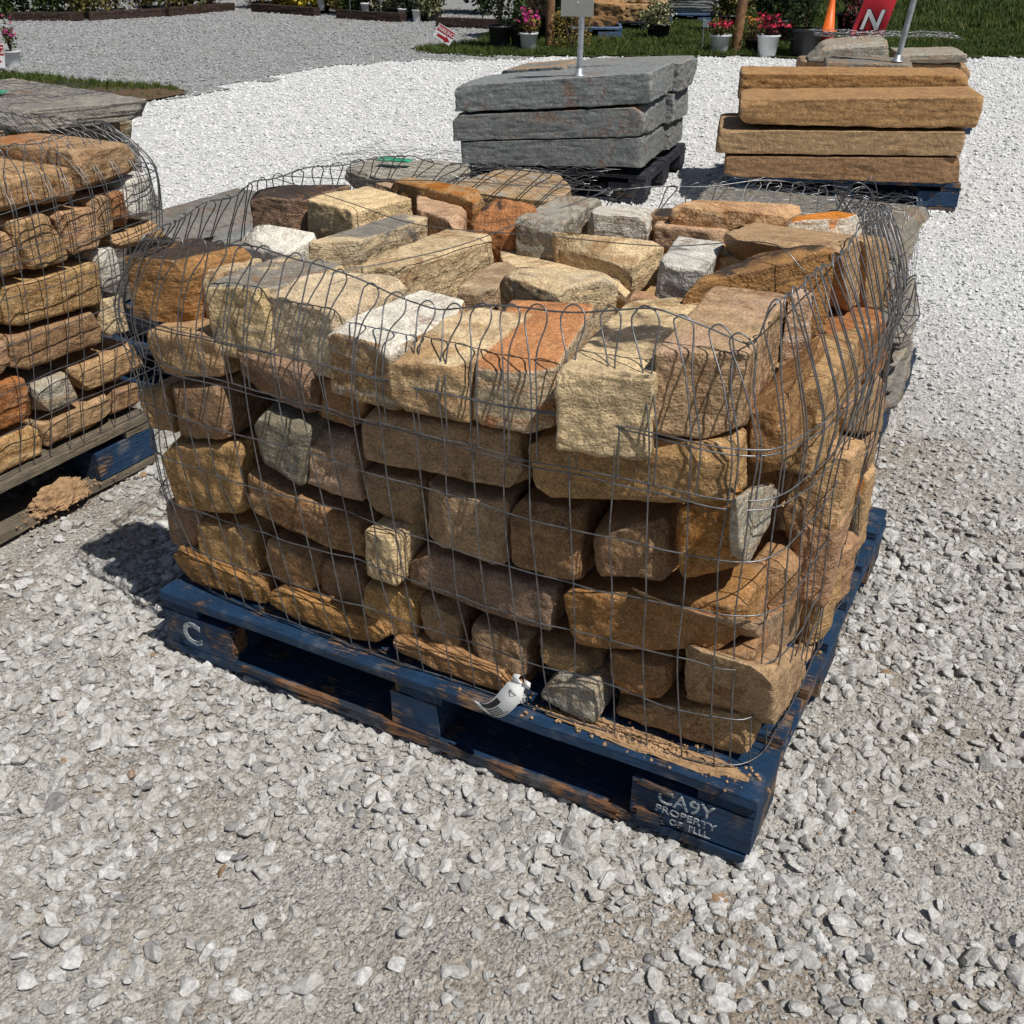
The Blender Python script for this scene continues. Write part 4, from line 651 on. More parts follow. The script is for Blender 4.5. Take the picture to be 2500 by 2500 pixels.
# heap of crumbled brown sand on the pallets
def clod(name, pos, rad, mat, label, n=26, flat=.5, seed=0, crumbs=0):
    V, F = CUBES[n]; P = V/np.linalg.norm(V, axis=1)[:, None]; r = np.random.default_rng(seed); s = r.uniform(0, 50, 3)
    h = 1+.22*fbm((P+s)*2.2, 2)+.10*fbm((P+s)*9, 3); P = P*h[:, None]*np.array(rad); P[:, 2] = np.maximum(P[:, 2], -rad[2]*.1); tri = [(P, np.concatenate([F[:, :3], F[:, [0, 2, 3]]]))]
    bm = bmesh.new(); bmesh.ops.create_icosphere(bm, subdivisions=1, radius=1); bv = np.array([v.co[:] for v in bm.verts]); bf = np.array([[v.index for v in f.verts] for f in bm.faces]); bm.free()
    for k in range(crumbs):
        a = r.uniform(0, 6.28); q = abs(r.normal(0, .75)); sz = r.uniform(.001, .004)*(1 if q > .6 else 1.5); z = max(rad[2]*(1-q*q), 0)*.9 if q < 1 else .001
        tri.append((bv*(1+.25*r.normal(size=bv.shape))*sz+np.array([q*rad[0]*math.cos(a), q*rad[1]*math.sin(a), z]), bf))
    nv = 0; VV = []; FF = []
    for v, f in tri: VV.append(v); FF.append(f+nv); nv += len(v)
    return link(name, mesh_np(name, np.concatenate(VV), np.concatenate(FF), False), mat, None, pos)
M['sand'] = simple('crumbled_sandstone', (.36, .225, .12), .95, 0, .25, 60, .003)
SH = lambda o, l: tag(o, l, 'sand heap', kind='stuff')
SH(clod('sand_heap', (-1.875, .31, .022), (.035, .085, .048), M['sand'], '', 26, seed=3, crumbs=420), 'crumbled brown sand heap lying on the edge of the left pallet')
SH(clod('sand_heap', (-.20, .040, .142), (.17, .022, .004), M['sand'], '', 26, seed=5, crumbs=500), 'thin spill of sandy crumbs on the near pallet corner, below the base block')
SH(clod('sand_heap', (-.04, .40, .142), (.016, .06, .006), M['sand'], '', 18, seed=6, crumbs=160), 'small orange spill of sand on the right edge of the near pallet')
pallet('pallet', -2.84, 3.93, 'dark pallet under the grey slab stack', PG, dark=True, rz=math.radians(8), wx=1.05)
pallet('pallet', -1.44, 4.32, 'dark blue pallet under the tan slab stack', PG, rz=math.radians(17.5), wx=1.17)
# small broken stones lying loose on the near deck
tag(clod('loose_stone', (-.435, .035, .150), (.022, .014, .012), M['stone'], '', 10, seed=9), 'small dark chip of stone lying beside the paper tag on the pallet', 'stone')

# ---------------------------------------------------------------- wire cages
def ring(keys, per=10):
    """closed ring given as list of 4 sides, each a list of points; returns f(s), s in [0,4)"""
    out = []
    for i, sd in enumerate(keys):
        nxt = keys[(i+1) % 4][0]; out.append(np.array(sd+[nxt], float))
    def f(s):
        s = s % 4; i = int(s); t = s-i; P = out[i]; d = np.concatenate([[0], np.cumsum(np.linalg.norm(np.diff(P, axis=0), axis=1))]); d /= d[-1]
        return np.array([np.interp(t, d, P[:, 0]), np.interp(t, d, P[:, 1])])
    return f
def cage(label, group, bot, mid, rim, zs, zr, cnt, lean, loopw=.017, wr=.00125, seed=1, sides=(0, 1, 2, 3)):
    r_ = np.random.default_rng(seed); fb, fm, fr = ring(bot), ring(mid), ring(rim)
    c = fb(0)*.25+fb(1)*.25+fb(2)*.25+fb(3)*.25
    t = empty('wire_cage', (c[0], c[1], zs[0]), label, 'wire mesh', group); t0 = np.array([c[0], c[1], zs[0]])
    nz = lambda s, z, k: noise(np.array([[math.cos(s*1.5708)*3+k, math.sin(s*1.5708)*3, z*5+seed*7]]))[0]
    fine = lambda s, z, k: noise(np.array([[math.cos(s*1.5708)*14+k, math.sin(s*1.5708)*14, z*14+seed*5]]))[0]
    def P(s, z):
        # smooth corners by averaging the ring over a short stretch
        ds = (-.10, -.05, 0, .05, .10); w = (.12, .23, .30, .23, .12)
        q = (z-zs[0])/(zs[-1]-zs[0]); q = min(max(q, 0), 1); b = sum(fb(s+d)*k for d, k in zip(ds, w)); m = sum(fm(s+d)*k for d, k in zip(ds, w))
        e = 1-(1-q)**2; p = b*(1-e)+m*e; v = p-c; v = v/np.linalg.norm(v)
        p = p+v*(.012*nz(s, z, 0)+.005*fine(s, z, 9)); return np.array([p[0], p[1], z+.007*nz(s, z, 20)+.003*fine(s, z, 30)])
    def PR(s):
        ds = (-.06, 0, .06); p = sum(fr(s+d)*k for d, k in zip(ds, (.25, .5, .25))); z = zr(s); return np.array([p[0], p[1], z])
    S_ = []
    for sd in range(4):
        for k in range(cnt[sd]): S_.append(sd+(k+.5)/cnt[sd])
    for z in zs:
        st = np.linspace(0, 4, 97)[:-1]; K = [P(s, z) for s in st]; Q = spline(K, 3, True); Q = np.concatenate([Q, Q[:1]])
        V, F = tube_arrays(Q-t0, wr, 5); link('horizontal_wire', mesh_np('horizontal_wire', V, F), M['wire'], t)
    # overlapping second sheet of mesh near the top
    for z in (zs[-1]-.012, zs[-2]-.018):
        st = np.linspace(.05, 3.6, 70); K = [P(s, z+.012*math.sin(s*3)) for s in st]; V, F = tube_arrays(spline(K, 3)-t0, wr, 5); link('horizontal_wire', mesh_np('horizontal_wire', V, F), M['wire'], t)
    st = np.linspace(0, 4, 121)[:-1]; K = [PR(s)+np.array([0, 0, .004*math.sin(s*31)]) for s in st]; Q = spline(K, 3, True); Q = np.concatenate([Q, Q[:1]])
    V, F = tube_arrays(Q-t0, wr*1.1, 5); link('rim_wire', mesh_np('rim_wire', V, F), M['wire'], t)
    zt = zs[-1]
    for s in S_:
        s2 = s+r_.normal(0, .004); lft = [P(s2+.002*r_.normal(), z) for z in zs]
        ln = lean[int(s)]*(1+.3*r_.normal()); a = P(s2, zt); top = PR(s2+ln/1.1); tan = PR(s2+ln+.02)-PR(s2+ln-.02); tan /= np.linalg.norm(tan)+1e-9
        w = loopw*r_.uniform(.8, 1.25); up = top-a; up /= np.linalg.norm(up)
        k1 = a+(top-a)*.45; k1[2] += .012
        sid = np.sign(r_.normal()+1)
        path = [lft[0]+np.array([0, 0, -.004])]+lft+[k1-tan*w*.35, top-tan*w*.8-up*w*.9, top-tan*w*.55-up*w*.1, top+tan*w*.1+up*w*.35, top+tan*w*.85-up*w*.05, top+tan*w*.95-up*w*1.1, k1+tan*w*.25]
        back = [P(s2+.007, z) for z in zs[::-1][:2]]
        path = path+back
        V, F = tube_arrays(spline(path, 5)-t0, wr, 5); link('vertical_wire', mesh_np('vertical_wire', V, F), M['wire'], t)
    return t
FL, FR, BR, BL = 0, 11, 18, 25
rimr = RIM3
bot = [[(-1.20, .035), (-.6, .028)], [(-.022, .035), (-.018, .5)], [(-.03, .99), (-.6, .99)], [(-1.20, .99), (-1.21, .5)]]
mid = [[(-1.265, .035), (-1.0, .010), (-.6, .000), (-.25, .000)], [(-.035, .02), (-.012, .25), (-.022, .6)], [(-.055, 1.0), (-.6, 1.04)], [(-1.30, 1.0), (-1.36, .5), (-1.30, .2)]]
cage('galvanised wire mesh cage with looped top ends round the near stone stack', 'wire mesh cages', bot, mid, rimr, [.150, .245, .34, .435, .53, .625, .70],
     lambda s: float(np.interp(s % 4, RIMZ[0], RIMZ[1])), (23, 19, 21, 17), (.0, .03, -.01, .0), seed=2)
lb = [[(-2.86, -.44), (-2.3, -.44)], [(-1.872, -.44), (-1.872, .2)], [(-1.872, .73), (-2.3, .73)], [(-2.86, .73), (-2.86, .2)]]
lm = [[(-2.86, -.44), (-2.3, -.44)], [(-1.862, -.44), (-1.860, .2)], [(-1.878, .86), (-2.3, .86)], [(-2.88, .86), (-2.86, .2)]]
lr = [[(-2.8, -.3), (-2.3, -.3)], [(-1.98, -.3), (-1.97, .2), (-1.96, .5)], [(-1.97, .80), (-2.3, .78)], [(-2.8, .78), (-2.8, .2)]]
cage('galvanised wire mesh cage round the left stone stack', 'wire mesh cages', lb, lm, lr, [.150, .25, .35, .45, .55, .65, .74], lambda s: .845, (18, 24, 18, 18), (.03, .05, .02, .0), loopw=.024, seed=5)
# long tie wires pulled across the top of the near stack, knotted at the back
def wire_obj(name, K, r=.001, parent=None, per=8, mat='wire', closed=False):
    V, F = tube_arrays(spline(K, per, closed), r, 5); return link(name, mesh_np(name, V, F), M[mat], parent)
tw = [((-.64, .82, .815), (-.70, .60, .80), (-.74, .42, .79), (-.76, .26, .80), (-.82, .13, .80)),
      ((-1.30, .58, .82), (-1.05, .50, .812), (-.86, .46, .80), (-.62, .50, .80), (-.40, .50, .81), (-.20, .42, .86), (-.13, .40, .83)),
      ((-.64, .82, .815), (-.90, .70, .83), (-1.1, .64, .825), (-1.31, .60, .82))]
for K, l in zip(tw, ('wire tie running from the rear knot toward the front rim across the top stones', 'long thin wire stretched sideways across the top stones', 'thin wire from the rear knot along the back stones')):
    tag(wire_obj('tie_wire', K), l, 'wire', 'tie wires across the top of the near stack')
def tangle(name, cen, rad, nl, r, label, seed, flat=.5, rotz=0.):
    q = np.random.default_rng(seed); t = empty(name, cen, label, 'wire'); 
    for k in range(nl):
        a = np.linspace(0, 6.28, 9)[:-1]; rr = rad*q.uniform(.4, 1, 8); ph = q.uniform(0, 6.28); ax = q.normal(0, .5, 2)
        K = np.stack([rr*np.cos(a+ph), rr*np.sin(a+ph)*.7, rad*flat*(q.normal(0, .3, 8)+ax[0]*np.cos(a)+ax[1]*np.sin(a))], 1)+q.normal(0, rad*.2, 3)
        wire_obj('wire_loop', K, r, t, 6, closed=True)
    return t
tangle('wire_knot', (-.64, .82, .815), .012, 5, .0011, 'twisted wire knot where the rear mesh edges meet behind the grey-olive block', 4)
tangle('wire_tangle', (-.17, .98, .785), .055, 12, .0013, 'tangle of surplus looped wire at the right rear corner of the near cage', 8, .8)
tangle('wire_tangle', (-.06, .98, .62), .04, 7, .0013, 'loose mesh ends hanging at the right rear edge below the corner tangle', 12, 1.9)

# paper tag on the mesh
pt = empty('paper_tag', (-.50, .0, .20), 'white curled paper tag with warning triangle clipped on the front mesh', 'tag')
def strip(name, K, w, wdir, mat, parent, off=0., th=.0004):
    K = np.array(K, float); C_ = spline(K, 6); T = np.gradient(C_, axis=0); T /= np.linalg.norm(T, axis=1)[:, None]; wd = np.array(wdir, float); wd /= np.linalg.norm(wd)
    Nn = np.cross(T, wd); Nn /= np.linalg.norm(Nn, axis=1)[:, None]; w = np.interp(np.linspace(0, 1, len(C_)), np.linspace(0, 1, len(np.atleast_1d(w))), np.atleast_1d(w))[:, None]/2
    A = C_-wd*w+Nn*off; B = C_+wd*w+Nn*off; V = np.concatenate([A, B, A+Nn*th, B+Nn*th]); m = len(C_); F = []
    for i in range(m-1): F += [(i, i+1, m+i+1, m+i), (2*m+i, 3*m+i, 3*m+i+1, 2*m+i+1), (i, 2*m+i, 2*m+i+1, i+1), (m+i, m+i+1, 3*m+i+1, 3*m+i)]
    F += [(0, m, 3*m, 2*m), (m-1, 3*m-1, 4*m-1, 2*m-1)]
    return link(name, mesh_np(name, V, F), mat, parent)
M['paper'] = simple('white_paper', (.78, .78, .76), .6, 0, .03); M['ink'] = simple('black_ink', (.02, .02, .02), .6, 0, .05)
tp0 = np.array([-.50, .0, .20])
TC = np.array([(-.400, -.010, .228), (-.409, -.016, .209), (-.420, -.021, .190), (-.434, -.022, .170), (-.450, -.018, .154), (-.468, -.011, .146), (-.484, -.007, .146)])-tp0
WD = (.80, -.15, -.50)
strip('tag_strip', TC, [.020, .036, .036, .034, .031, .026, .018], WD, M['paper'], pt)
strip('clip_ear', TC[0:1]+np.array([[-.004, -.002, -.004], [-.008, -.004, .006], [-.006, -.001, .013]]), .012, (1, 0, .1), M['paper'], pt)
strip('clip_ear', TC[0:1]+np.array([[.010, -.002, -.008], [.013, -.004, .000], [.012, -.001, .006]]), .012, (1, 0, -.3), M['paper'], pt)
wdn = np.array(WD)/np.linalg.norm(WD)
sg = -.0009
def sub(i0, i1, w, side, nm, col='ink', off=sg):
    C_ = spline(TC, 6)[int(i0*6):int(i1*6)+1]+wdn*side; return strip(nm, C_[::2], w, WD, M[col], pt, off)
for sgn in (-.0009, .0006):
    sub(2.6, 4.9, .010, -.0095, 'black_band', off=sgn)
    for q in range(4): sub(3.0, 4.7, .0016, -.0005+q*.0038, 'print_line', off=sgn)
    sub(2.55, 4.9, .0006, .0145, 'print_border', off=sgn)
    c = TC[1]*.75+TC[2]*.25; nn = np.cross((TC[2]-TC[1])/np.linalg.norm(TC[2]-TC[1]), wdn); e1 = np.array([.7, 0, .7]); 
    tri = [c+wdn*.000+np.array([-.005, 0, .006]), c+wdn*.007-(TC[2]-TC[1])*.12, c+(TC[2]-TC[1])*.35]
    for a_, b_ in ((0, 1), (1, 2), (2, 0)):
        V, F = tube_arrays(np.array([tri[a_]+nn*sgn, (tri[a_]+tri[b_])/2+nn*sgn, tri[b_]+nn*sgn]), .0004, 4); link('warning_triangle', mesh_np('warning_triangle', V, F), M['ink'], pt)
# ---------------------------------------------------------------- flagstone piles
def flags(label, x0, x1, y0, y1, z0, z1, layers, cols, seed, rz=0., thick=None, group='heaps of thin flagstones', pos=None):
    q = np.random.default_rng(seed); zz = np.linspace(z0, z1, layers+1); names = []
    th = (z1-z0)/layers; nidx = 0
    for l in range(layers):
        nx = q.integers(1, 4) if x1-x0 > .6 else q.integers(1, 3); cuts = np.sort(np.concatenate([[x0], x0+(x1-x0)*(np.arange(1, nx)/nx+q.normal(0, .06, nx-1)), [x1]]))
        for k in range(nx):
            j = q.normal(0, .028, (4, 2)); a, b = cuts[k]+.006, cuts[k+1]-.006
            B = [(a, y0), (b, y0), (b, y1), (a, y1)]; B = [(x+j[i, 0]+(q.normal(0, .035) if i in (1, 2) and k == nx-1 else 0), y+j[i, 1]) for i, (x, y) in enumerate(B)]
            t = q.normal(0, .006, 4); C8 = [(x, y, zz[l]+.002) for x, y in B]+[(x, y, zz[l+1]-.001+t[i]*.6) for i, (x, y) in enumerate(B)]
            nidx += 1; c = cols[q.integers(0, len(cols))]
            stone('flagstone', C8, c, cols[q.integers(0, len(cols))], .4, label+', %s layer from the top, %s' % (('top', 'second', 'third', 'fourth', 'fifth', 'sixth', 'seventh', 'eighth', 'ninth', 'tenth', 'eleventh', 'lowest')[layers-1-l], ('whole',) [0] if nx == 1 else ('left piece', 'right piece')[k] if nx == 2 else ('left piece', 'middle piece', 'right piece')[k]), group, 'flag', n=18, rad=.006, cut=.028, rough=.005, strat=.006, cuts=12, lump=.006)
flags('dark flagstone in the right rear heap', -.72, -.12, 1.24, 1.85, .15, .63, 12, ['slate', 'slate', 'slate', 'slate', 'greygreen'], 3)
flags('weathered flagstone in the rear middle heap', -1.78, -.98, 1.30, 1.66, .15, .655, 7, ['grey', 'tan', 'grey', 'grey'], 4)
flags('grey flagstone heap between the caged stacks', -2.35, -1.66, 1.02, 1.55, .15, .50, 6, ['slate', 'bluegrey', 'slate'], 6)
PG2 = PG
pallet('pallet', -.80, 1.27, 'blue pallet under the dark flagstone heap at the right rear', PG2, wx=.68, wy=.85)
pallet('pallet', -1.85, 1.28, 'blue pallet under the rusty flagstone heap at the rear middle', PG2, wx=.95, wy=.45)
pallet('pallet', -3.25, .98, 'pallet under the grey flagstones behind the left stack', PG2, wx=1.7, wy=.75)
for i, (C, lab, c1) in enumerate([([(-3.4, 1.05), (-2.62, 1.02), (-2.48, 1.40), (-3.3, 1.55), .74, .80], 'thick grey flagstone sticking out over the left stack, top of its pile', 'slate'),
                              ([(-3.35, .98), (-2.72, .96), (-2.66, 1.5), (-3.3, 1.6), .65, .74], 'pale grey-green flagstone second from the top behind the left stack', 'greygreen'),
                              ([(-3.3, 1.0), (-2.70, 1.02), (-2.66, 1.5), (-3.2, 1.5), .50, .64], 'grey flagstone third from the top behind the left stack', 'slate'),
                              ([(-3.25, 1.0), (-2.62, 1.0), (-2.60, 1.5), (-3.2, 1.6), .15, .49], 'dark stone block at the bottom of the pile behind the left stack', 'slate')]):
    C8 = [(x, y, C[4]) for x, y in C[:4]]+[(x, y, C[5]) for x, y in C[:4]]
    stone('flagstone', C8, c1, 'grey', .3, lab, 'flagstones behind the left stack', 'flag', n=34, rad=.006, cut=.016, rough=.004, strat=.004, lump=.005, cuts=12)
# netting draped on the heaps
def netting(label, x0, x1, y0, y1, z, seed, drop=None, hexs=.04, r=.0006):
    q = np.random.default_rng(seed); Vs = []; Fs = []; n0 = 0
    def h(x, y): return z+.012+.018*noise(np.stack([x*6, y*6, 0*x+seed], 1))+.012*noise(np.stack([x*25, y*25, 0*x+seed], 1))
    rows = int((y1-y0)/hexs)
    for k in range(rows):
        for sgn in (1, -1):
            x = np.arange(x0, x1, hexs/2); ph = np.tile([0, 0, 1, 1], len(x))[:len(x)]; y = y0+(k+.5*sgn*(ph-.5)+.5)*hexs; jx = q.normal(0, .004, len(x)); X_ = x+jx; Y_ = y+q.normal(0, .004, len(x))
            P = np.stack([X_, Y_, h(X_, Y_)], 1)
            if drop: # hang down over the near/right edge
                over = np.clip(P[:, 0]-(x1-drop), 0, None); P[:, 0] -= over*.9; P[:, 2] -= over
            V, F = tube_arrays(P, r, 3); Vs.append(V); Fs.append(F+n0); n0 += len(V)
    return tag(link('wire_netting', mesh_np('wire_netting', np.concatenate(Vs), np.concatenate(Fs)), M['netting']), label, 'wire netting', 'thin wire netting on flagstone heaps')
netting('fine hexagonal wire netting over the dark flagstone heap at the right rear', -.72, .14, 1.22, 1.86, .642, 3, drop=.30)
netting('fine wire netting over the rusty flagstone heap at the rear middle', -1.8, -.95, 1.26, 1.68, .67, 4)
netting('fine wire netting crumpled over the grey flagstones behind the left stack', -3.4, -2.62, .95, 1.5, .80, 5)
tn = math.radians(17.5)
o = netting('fine wire netting heaped over the pale flagstones behind the tan stack', .1, 1.1, 0, .5, .0, 6, hexs=.05, r=.0008); o.location = (-1.75, 6.75, .60); o.rotation_euler = (0, 0, tn)
M['tape'] = simple('green_tape', (.03, .32, .17), .5)
tag(MB().box((-.05, -.022, 0), (.05, .022, .004), j=.004).build('tape_scrap', M['tape'], None, loc=(-1.62, 1.50, .672), rot=(0, 0, .2)), 'scrap of green tape on the flagstone heap behind the near stack', 'tape')
tag(MB().box((-.04, -.03, 0), (.04, .03, .004), j=.004).build('tape_scrap', M['tape'], None, loc=(-2.98, 1.22, .808), rot=(0, 0, .2)), 'scrap of green tape on flagstones at the left picture edge', 'tape')
# supports under the rear flagstones and the sign posts
for x, y, lab in ((-1.75, 6.75, 'pallet crate base under the pale flagstones behind the tan stack'),):
    pallet('pallet', x, y, lab, PG2, wx=1.25, wy=.55, rz=tn)
for k, z in enumerate((.15, .25, .35)):
    C8 = [(0, 0.02), (1.15, 0.02), (1.15, .5), (0, .5)]; c_, s_ = math.cos(tn), math.sin(tn)
    C8 = [(-1.73+x*c_-y*s_, 6.77+x*s_+y*c_) for x, y in C8]; C8 = [(x, y, z) for x, y in C8]+[(x, y, z+.095) for x, y in C8]
    stone('flagstone', C8, ('slate', 'grey', 'brown')[k], 'grey', .3, ('lowest', 'middle', 'upper')[k]+' grey layer of the flagstone pile hidden behind the tan stack', 'flagstones behind the tan slabs', 'flag', n=18, rad=.01, cut=.02)
# sign posts (seen from behind)
M['signback'] = simple('aluminium_sign_back', (.30, .30, .27), .6, .1, .06)
M['cardback'] = simple('brown_board_back', (.30, .25, .19), .8, 0, .1)
def sign_post(base, top, panel, w, h, mat, label, zr):
    t = empty('sign_post', base, label, 'sign'); base = np.array(base); top = np.array(top)-base
    mb = MB(); mb.tube([(0, 0, 0), tuple(top*.5), tuple(top)], .016, 8); mb.build('post', M['steel'], t, True)
    MB().lathe([(0, .0), (.034, .0), (.034, .004), (.020, .008), (.019, .035), (0, .035)], 16).build('foot', M['steel'], t, True)
    for s in (.0,): MB().box((-w/2, -.004, 0), (w/2, .0, h)).build('sign_panel', mat, t, loc=panel, rot=(0, 0, zr), bevel=.0008)
    for zz in (.06, h-.06):
        b = MB(); b.lathe([(0, 0), (.009, 0), (.009, .006), (0, .006)], 8).build('bolt', M['steel'], t, True, loc=(panel[0], panel[1]+.002, panel[2]+zz), rot=(math.pi/2, 0, 0))
    return t
sign_post((-2.20, 4.07, .607), (-2.19, 4.08, 1.30), (-.015, -.012, .275), .165, .30, M['signback'], 'small grey sign on a steel post standing on the grey slab stack, seen from behind', math.radians(14))
sign_post((-.891, 5.578, .60), (-.80, 5.60, 1.45), (.01, -.012, .40), .21, .30, M['cardback'], 'brown-backed sign on a leaning steel post behind the tan slab stack', math.radians(14))
C8 = [(-1.25, 5.40, .15), (-.78, 5.52, .15), (-.88, 5.85, .15), (-1.35, 5.75, .15)]; C8 = C8+[(x, y, .595) for x, y, z in C8]
stone('flagstone', C8, 'slate', 'brown', .3, 'dark stone block carrying the leaning post behind the tan stack', 'flagstones behind the tan slabs', 'flag', n=18, rad=.01, cut=.03)

# ---------------------------------------------------------------- plants
PM = {}
def pmat(k, c1, c2):
    if k not in PM: PM[k] = leaf_mat('leaves_'+k, c1, c2)
    return PM[k]
LEAF = dict(dark=((.012, .026, .008), (.045, .075, .018)), green=((.025, .05, .012), (.10, .13, .03)), yellow=((.22, .17, .012), (.55, .42, .03)), olive=((.06, .06, .015), (.17, .14, .035)),
            golden=((.10, .075, .015), (.33, .23, .05)), rusty=((.16, .055, .015), (.42, .17, .03)), redleaf=((.05, .012, .012), (.16, .03, .03)), pale=((.12, .13, .05), (.45, .44, .24)))
FLOW = dict(red=((.30, .008, .03), (.60, .02, .08)), magenta=((.35, .02, .13), (.62, .06, .28)), white=((.6, .6, .5), (.8, .8, .7)), yellowf=((.5, .38, .03), (.75, .6, .10)), orangef=((.45, .14, .02), (.6, .25, .03)))
def leaves(name, parent, cen, rad, N, size, mat, seed, shell=.35, clumps=9, boxy=False, topbias=0.):
    q = np.random.default_rng(seed); zlow = cen[2]-rad[2]*.86; cc = q.normal(size=(clumps, 3)); cc /= np.linalg.norm(cc, axis=1)[:, None]; cc *= q.uniform(.1, .72, clumps)[:, None]
    if boxy: P = q.uniform(-1, 1, (N, 3)); ax = q.integers(0, 3, N); P[np.arange(N), ax] = np.sign(P[np.arange(N), ax])*q.uniform(.8, 1.03, N)
    else:
        k = q.integers(0, clumps, N); d = q.normal(size=(N, 3)); d /= np.linalg.norm(d, axis=1)[:, None]; P = cc[k]*np.array([1, 1, 1.3])+d*(q.random(N)**shell)[:, None]*q.uniform(.3, .55, clumps)[k][:, None]
    if topbias: P[:, 2] = np.abs(P[:, 2])*topbias+P[:, 2]*(1-topbias)
    P = P*np.array(rad)+np.array(cen); P[:, 2] = np.where(P[:, 2] < zlow, zlow+(zlow-P[:, 2])*.8, P[:, 2]); nrm = q.normal(size=(N, 3))+np.array([0, 0, .5]); nrm /= np.linalg.norm(nrm, axis=1)[:, None]
    a = np.cross(nrm, q.normal(size=(N, 3))); a /= np.linalg.norm(a, axis=1)[:, None]; b = np.cross(nrm, a); s = size*q.uniform(.6, 1.3, N)[:, None]
    V = np.stack([P-a*s*.5-b*0, P+b*s*.32+nrm*s*.08, P+a*s*.6, P-b*s*.32+nrm*s*.08], 1).reshape(-1, 3); F = np.arange(4*N).reshape(-1, 4)
    me = mesh_np(name, V, F, False); tn_ = np.repeat(np.clip(q.normal(.45, .28, N), 0, 1), 4); setattr_f(me, 'tone', tn_); return link(name, me, mat, parent)
M['pot_black'] = simple('black_plastic_pot', (.018, .018, .02), .45, 0, .2, 8.); M['pot_white'] = simple('white_plastic_pot', (.62, .64, .65), .45, 0, .1, 8.)
M['bark'] = simple('bark', (.11, .07, .04), .9, 0, .35, 40, .01); M['potsoil'] = simple('potting_soil', (.03, .02, .015), .95)
def pot(parent, r, h, mat, n=24):
    b = MB(); b.lathe([(0, 0), (r*.74, 0), (r*.76, .01), (r*.95, h*.90), (r*1.05, h*.905), (r*1.06, h), (r*.96, h), (r*.93, h*.93)], n); b.build('pot', mat, parent, True)
    MB().lathe([(0, h*.92), (r*.93, h*.92)], n).build('soil', M['potsoil'], parent)
def plant(x, y, label, kind, rad, h, potd=None, flower=None, seed=0, N=700, size=.04, cat='plant', group='potted nursery plants', trunk=False, boxy=False, nf=110, fs=.045, name='potted_plant', clumps=9):
    t = empty(name, (x, y, 0), label, cat, group); z0 = 0
    if potd: pot(t, potd[0], potd[1], M['pot_'+potd[2]]); z0 = potd[1]*.9
    c = LEAF[kind]; q = random.Random(seed)
    st = MB()
    for k in range(5 if not trunk else 3):
        a = q.uniform(0, 6.28); st.tube([(0, 0, z0), (rad*.2*math.cos(a), rad*.2*math.sin(a), z0+(h-z0)*.4), (rad*.5*math.cos(a), rad*.5*math.sin(a), z0+(h-z0)*.8)], .008, 5)
    st.build('stem', M['bark'], t)
    hh = (h-z0)/2; lowz = z0 if potd is None else z0*.75; leaves('foliage', t, (0, 0, (h+lowz)/2), (rad, rad, (h-lowz)/2*1.25), N, size, pmat(kind, *c), seed, boxy=boxy, clumps=clumps)['kind'] = 'stuff'
    if flower: leaves('flowers', t, (0, 0, z0+hh*1.15), (rad*1.08, rad*1.08, hh*1.1), nf, fs, pmat(flower, *FLOW[flower]), seed+50, shell=.15, topbias=.4)['kind'] = 'stuff'
    return t
plant(-6.08, 10.33, 'dark evergreen shrub in a black pot, leftmost pot on the lawn edge', 'dark', .26, 1.1, (.135, .27, 'black'), None, 1, 1500, .05)
plant(-5.88, 10.45, 'dark leafy shrub in a black pot just left of the white flower pot', 'dark', .22, .95, (.12, .26, 'black'), None, 2, 1100, .05)
plant(-5.71, 10.33, 'pink petunias in a white pot left of the wooden post', 'golden', .14, .42, (.105, .21, 'white'), 'magenta', 3, 240, .035, nf=60, fs=.05)
plant(-6.0, 11.6, 'dark conifer shrub behind the black pots, left of the rocky pillar', 'dark', .55, 1.6, (.2, .3, 'black'), None, 4, 2400, .06)
plant(-7.3, 13.7, 'dark red-leaved shrub behind the timbers, right of the parking sign', 'redleaf', .5, 1.2, (.2, .3, 'black'), None, 5, 1400, .07)
plant(-6.6, 13.0, 'dense dark evergreen above the black pots behind the timber', 'dark', .6, 1.6, (.2, .3, 'black'), None, 6, 2400, .07)
plant(-5.36, 10.72, 'square clipped golden-brown box hedge plant beside the steel post', 'golden', .175, .36, None, None, 7, 1700, .028, boxy=True, name='clipped_shrub', group=None)
plant(-3.76, 11.25, 'red flowers in the left white pot, left of the right wooden post', 'olive', .19, .40, (.115, .20, 'white'), 'red', 8, 300, .04, nf=110, fs=.05)
plant(-3.22, 11.27, 'red flowers in the right white pot, right of the wooden post', 'redleaf', .24, .42, (.125, .22, 'white'), 'red', 9, 420, .04, nf=80, fs=.045)
plant(-3.45, 11.5, 'small orange flowers drooping round the foot of the right wooden post', 'olive', .20, .40, (.1, .15, 'black'), 'orangef', 10, 260, .035, nf=60, fs=.035)
plant(-2.86, 11.42, 'dark columnar shrub in a big black pot left of the orange cone', 'dark', .24, 1.3, (.17, .29, 'black'), None, 11, 1600, .05)
plant(-3.45, 12.6, 'dark green round shrub behind the white flower pots', 'dark', .42, .95, (.2, .28, 'black'), None, 12, 1900, .055)
plant(-4.4, 13.4, 'yellow-green shrub behind the left red flowers', 'olive', .45, .80, (.2, .25, 'black'), 'yellowf', 13, 1300, .055, nf=60)
plant(-2.9, 14.0, 'red-berried shrub left behind the cone', 'redleaf', .5, 1.1, (.2, .28, 'black'), 'red', 14, 1500, .06, nf=160)
plant(-3.1, 16.2, 'red-flowering shrub behind the cone beside the flag', 'dark', .55, 1.1, (.22, .3, 'black'), 'red', 15, 1600, .07, nf=260)
plant(-4.9, 12.3, 'small daisy bush behind the slab table', 'pale', .3, .5, (.15, .2, 'black'), None, 17, 500, .04)
